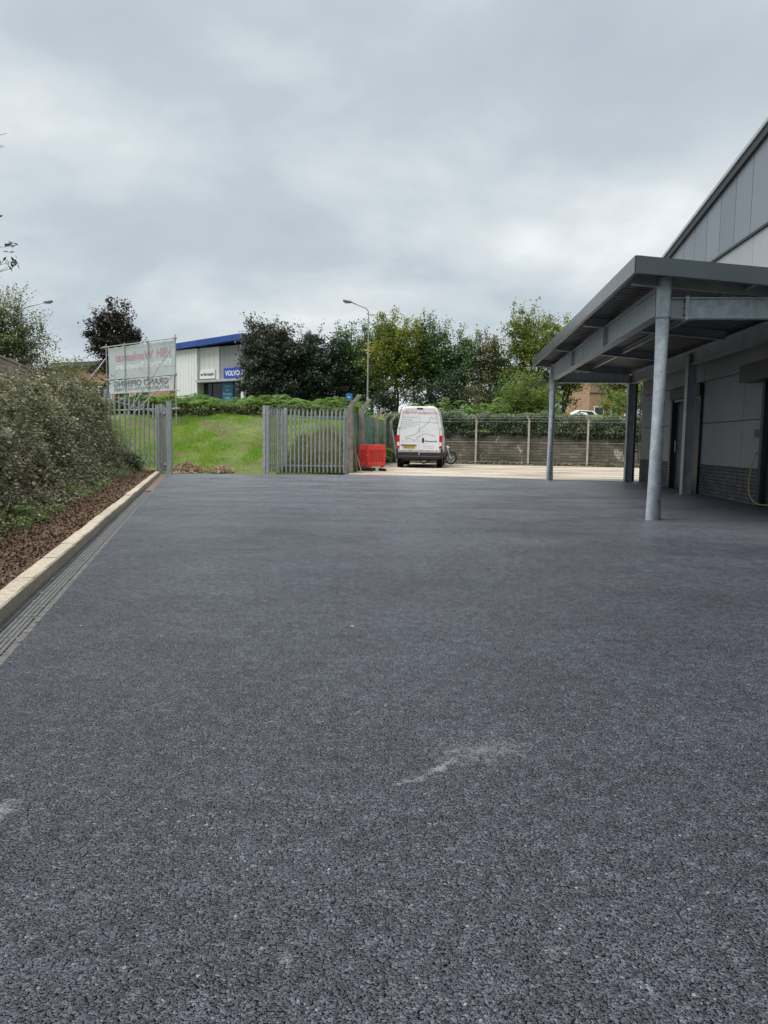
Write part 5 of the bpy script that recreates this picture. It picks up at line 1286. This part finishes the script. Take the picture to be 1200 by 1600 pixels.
# dead leaves and weeds along the foot of the wall
n = 5000
u_ = rng.uniform(1.5, 14.5, n); vv = -0.05 - 0.35 * rng.random(n) ** 2; hh = 0.02 + 0.22 * rng.random(n) ** 2 * vnoise(u_ * 1.2, 2.0, 68)
C = np.column_stack([WA[0] + wc * u_ - ws * vv, WA[1] + ws * u_ + wc * vv, hh])
tag(link('leaf_drift', quad_mesh('leaf_drift', leaf_quads(C, rng.uniform(0.05, 0.1, n), 0.5, 0.3), rng.random(n) ** 2, 'leaf_bramble')), 'drift of dead leaves and weeds along the foot of the block wall', 'leaves', None, 'stuff')

# bracken along the top of the bank
def fronds(n, xr, yr, ln, seed, cond=None):
    g = np.random.default_rng(seed); Q = []; T = []
    while len(T) < n:
        x, y = g.uniform(*xr), g.uniform(*yr)
        if cond and not cond(x, y): continue
        T.append((x, y))
    P = np.array(T); z = terr(P[:, 0], P[:, 1]); dn = vnoise(P[:, 0] * 0.8, P[:, 1] * 0.8, 71)
    a = g.uniform(0, 2 * math.pi, n); L_ = ln * g.uniform(0.6, 1.2, n) * (0.6 + 0.7 * dn); hb = g.uniform(0.1, 0.58, n) * (0.5 + dn)
    out_, tt = [], []
    base_t = 0.42 + 0.5 * (dn - 0.5) + g.normal(0, 0.14, n)
    for j in range(9):
        f = (j + 0.6) / 9.0
        r = L_ * f * 0.8; h = hb + L_ * (0.75 * f - 0.85 * f * f) 
        c = np.column_stack([P[:, 0] + np.cos(a) * r, P[:, 1] + np.sin(a) * r, z + h])
        for sd in (-1, 1):
            b = a + sd * 1.15; w = L_ * 0.32 * (1 - f) + 0.03
            e = c + np.column_stack([np.cos(b) * w, np.sin(b) * w, -0.25 * w])
            k = np.column_stack([np.cos(a), np.sin(a), 0.2 * np.ones(n)]) * (0.05 * L_ + 0.01)[:, None]
            out_.append(np.stack([c - k, (c + e) / 2 - k, e, (c + e) / 2 + k], 1)); tt.append(base_t + 0.1 * f)
    return np.concatenate(out_), np.concatenate(tt)
V, T = fronds(4200, (-14, 1.5), (36.0, 40.5), 0.72, 91, lambda x, y: x < fence_x(y) - 0.1)
tag(link('bracken', quad_mesh('bracken', V, T, 'leaf_fern')), 'bright green bracken growing along the top of the grass bank', 'bracken', None, 'stuff')
V, T = fronds(420, (0.3, 9.5), (41.2, 44.0), 0.9, 92)
tag(link('bracken', quad_mesh('bracken', V, T, 'leaf_fern')), 'bracken fronds above the block wall behind the van', 'bracken', None, 'stuff')
n = 9000                                                             # dark stems under the bracken
X = rng.uniform(-12, 0.6, n); Y = 35.2 + 2.2 * rng.random(n); keep = X < fence_x(Y) - 0.15
C = np.column_stack([X, Y, terr(X, Y) + 0.55 * rng.random(n)])[keep]; m = len(C)
tag(link('undergrowth', quad_mesh('undergrowth', leaf_quads(C, rng.uniform(0.06, 0.15, m), 0.3, 0.1), rng.random(m) * 0.7, 'leaf_bramble')), 'brown dead undergrowth below the bracken on the bank', 'undergrowth', None, 'stuff')

# grass on the bank
def blades(n, X, Y, h, w, tint, seed):
    g = np.random.default_rng(seed); n = len(X); Z = terr(X, Y) - 0.01; a = g.uniform(0, 6.28, n)
    d = np.column_stack([np.cos(a), np.sin(a), np.zeros(n)]) * (w / 2)[:, None]
    ln = np.column_stack([g.normal(0, 0.35, n) * h, g.normal(0, 0.35, n) * h, h]); b = np.column_stack([X, Y, Z])
    return np.stack([b - d, b + d, b + ln * 0.6 + d * 0.5, b + ln], 1)
n = 90000
X = rng.uniform(-12, 0.2, n); Y = 24.9 + 11.5 * rng.random(n) ** 1.1
s_ = -(X + 1.195 + 0.2523 * Y) * 0.9696
patch = vnoise(X * 0.7, Y * 0.55, 81) * 0.6 + vnoise(X * 2.2, Y * 1.6, 82) * 0.4
track = np.exp(-((X - (-5.6 + 0.02 * (Y - 25))) / 0.4) ** 2) * (Y < 34)
bare = (1 - sstep(25.2, 27.2, Y)) * 0.8 + track * 0.5 + 0.7 * sstep(0.62, 0.8, vnoise(X * 0.9 + 3, Y * 0.6, 88))
keep = (X < fence_x(Y) - 0.15) & (rng.random(n) < sstep(0.22, 0.5, patch + 0.2) * (1 - np.clip(bare, 0, 0.92)))
h = rng.uniform(0.05, 0.13, n) * (0.5 + 2.2 * np.clip(vnoise(X * 1.8, Y * 1.4, 89) - 0.35, 0, 1))
tint = 0.15 + 0.75 * patch + rng.normal(0, 0.15, n) + 0.25 * track
V = blades(n, X[keep], Y[keep], h[keep], 0.018 + 0.012 * rng.random(int(keep.sum())), None, 83)
tag(link('bank_grass', quad_mesh('bank_grass', V, tint[keep], 'grass_blade')), 'short bright green grass on the bank beyond the open gate', 'grass', None, 'stuff')
# tall rough weeds behind the straight palisade panel
n = 9000
X = rng.uniform(-3.6, -1.3, n); Y = rng.uniform(25.3, 30.5, n); keep = X < fence_x(Y) - 0.1; X, Y = X[keep], Y[keep]
dn = vnoise(X * 1.3, Y * 1.3, 85); h = (0.25 + 0.75 * dn) * rng.uniform(0.5, 1.1, len(X)) * (0.35 + 0.65 * sstep(-3.6, -2.2, X))
V = blades(len(X), X, Y, h, 0.02 + 0.02 * rng.random(len(X)), None, 86)
C = np.column_stack([X, Y, terr(X, Y) + h * rng.random(len(X))]); V2 = leaf_quads(C, rng.uniform(0.04, 0.1, len(X)), 0.4, 0.2)
tag(link('tall_weeds', quad_mesh('tall_weeds', np.concatenate([V, V2]), np.concatenate([0.3 + 0.6 * dn, 0.2 + 0.7 * dn]) + rng.normal(0, 0.15, 2 * len(X)), 'weed')), 'tall straw and green weeds behind the straight palisade panel', 'weeds', None, 'stuff')

# heaps of earth and chippings just beyond the gate
def heap(label, x, y, rx, ry, h, seed):
    g = np.random.default_rng(seed); t = thing('rubble_heap', label, 'heap', (x, y, terrz(x, y)), 0, 'earth heaps by the gate'); mb = MB(); n, q = 26, 8
    for j in range(q + 1):
        for i in range(n):
            f = j / q; a = 2 * math.pi * i / n; r = f * (1 + 0.22 * math.sin(3 * a + seed) + 0.14 * g.normal())
            mb.v.append((rx * r * math.cos(a), ry * r * math.sin(a), h * (1 - f ** 1.3) * (1 + 0.28 * g.normal() * (j > 0)) - 0.05 * f))
    mb.f = [(j * n + i, (j + 1) * n + i, (j + 1) * n + (i + 1) % n, j * n + (i + 1) % n) for j in range(q) for i in range(n)]
    obj('mound', mb, 'rubble', t)
    mb = MB()
    for _ in range(900):
        f = g.random() ** 0.6; a = g.uniform(0, 6.28); c = np.array([rx * f * 1.15 * math.cos(a), ry * f * 1.15 * math.sin(a), h * max(0, 1 - f ** 1.3) + 0.02]); r = g.uniform(0.012, 0.05)
        d = g.normal(size=(4, 3)); d /= np.linalg.norm(d, axis=1, keepdims=True); mb.add([tuple(c + q_ * r) for q_ in d], [(0, 1, 2), (0, 2, 3), (0, 3, 1), (1, 3, 2)])
    tag(obj('clod', mb, 'rubble', t), kind='stuff')
heap('larger heap of brown chippings beside the left gate post', -6.75, 25.35, 0.55, 0.45, 0.30, 1)
heap('smaller heap of brown chippings in the middle of the gateway', -5.6, 25.25, 0.40, 0.35, 0.19, 2)
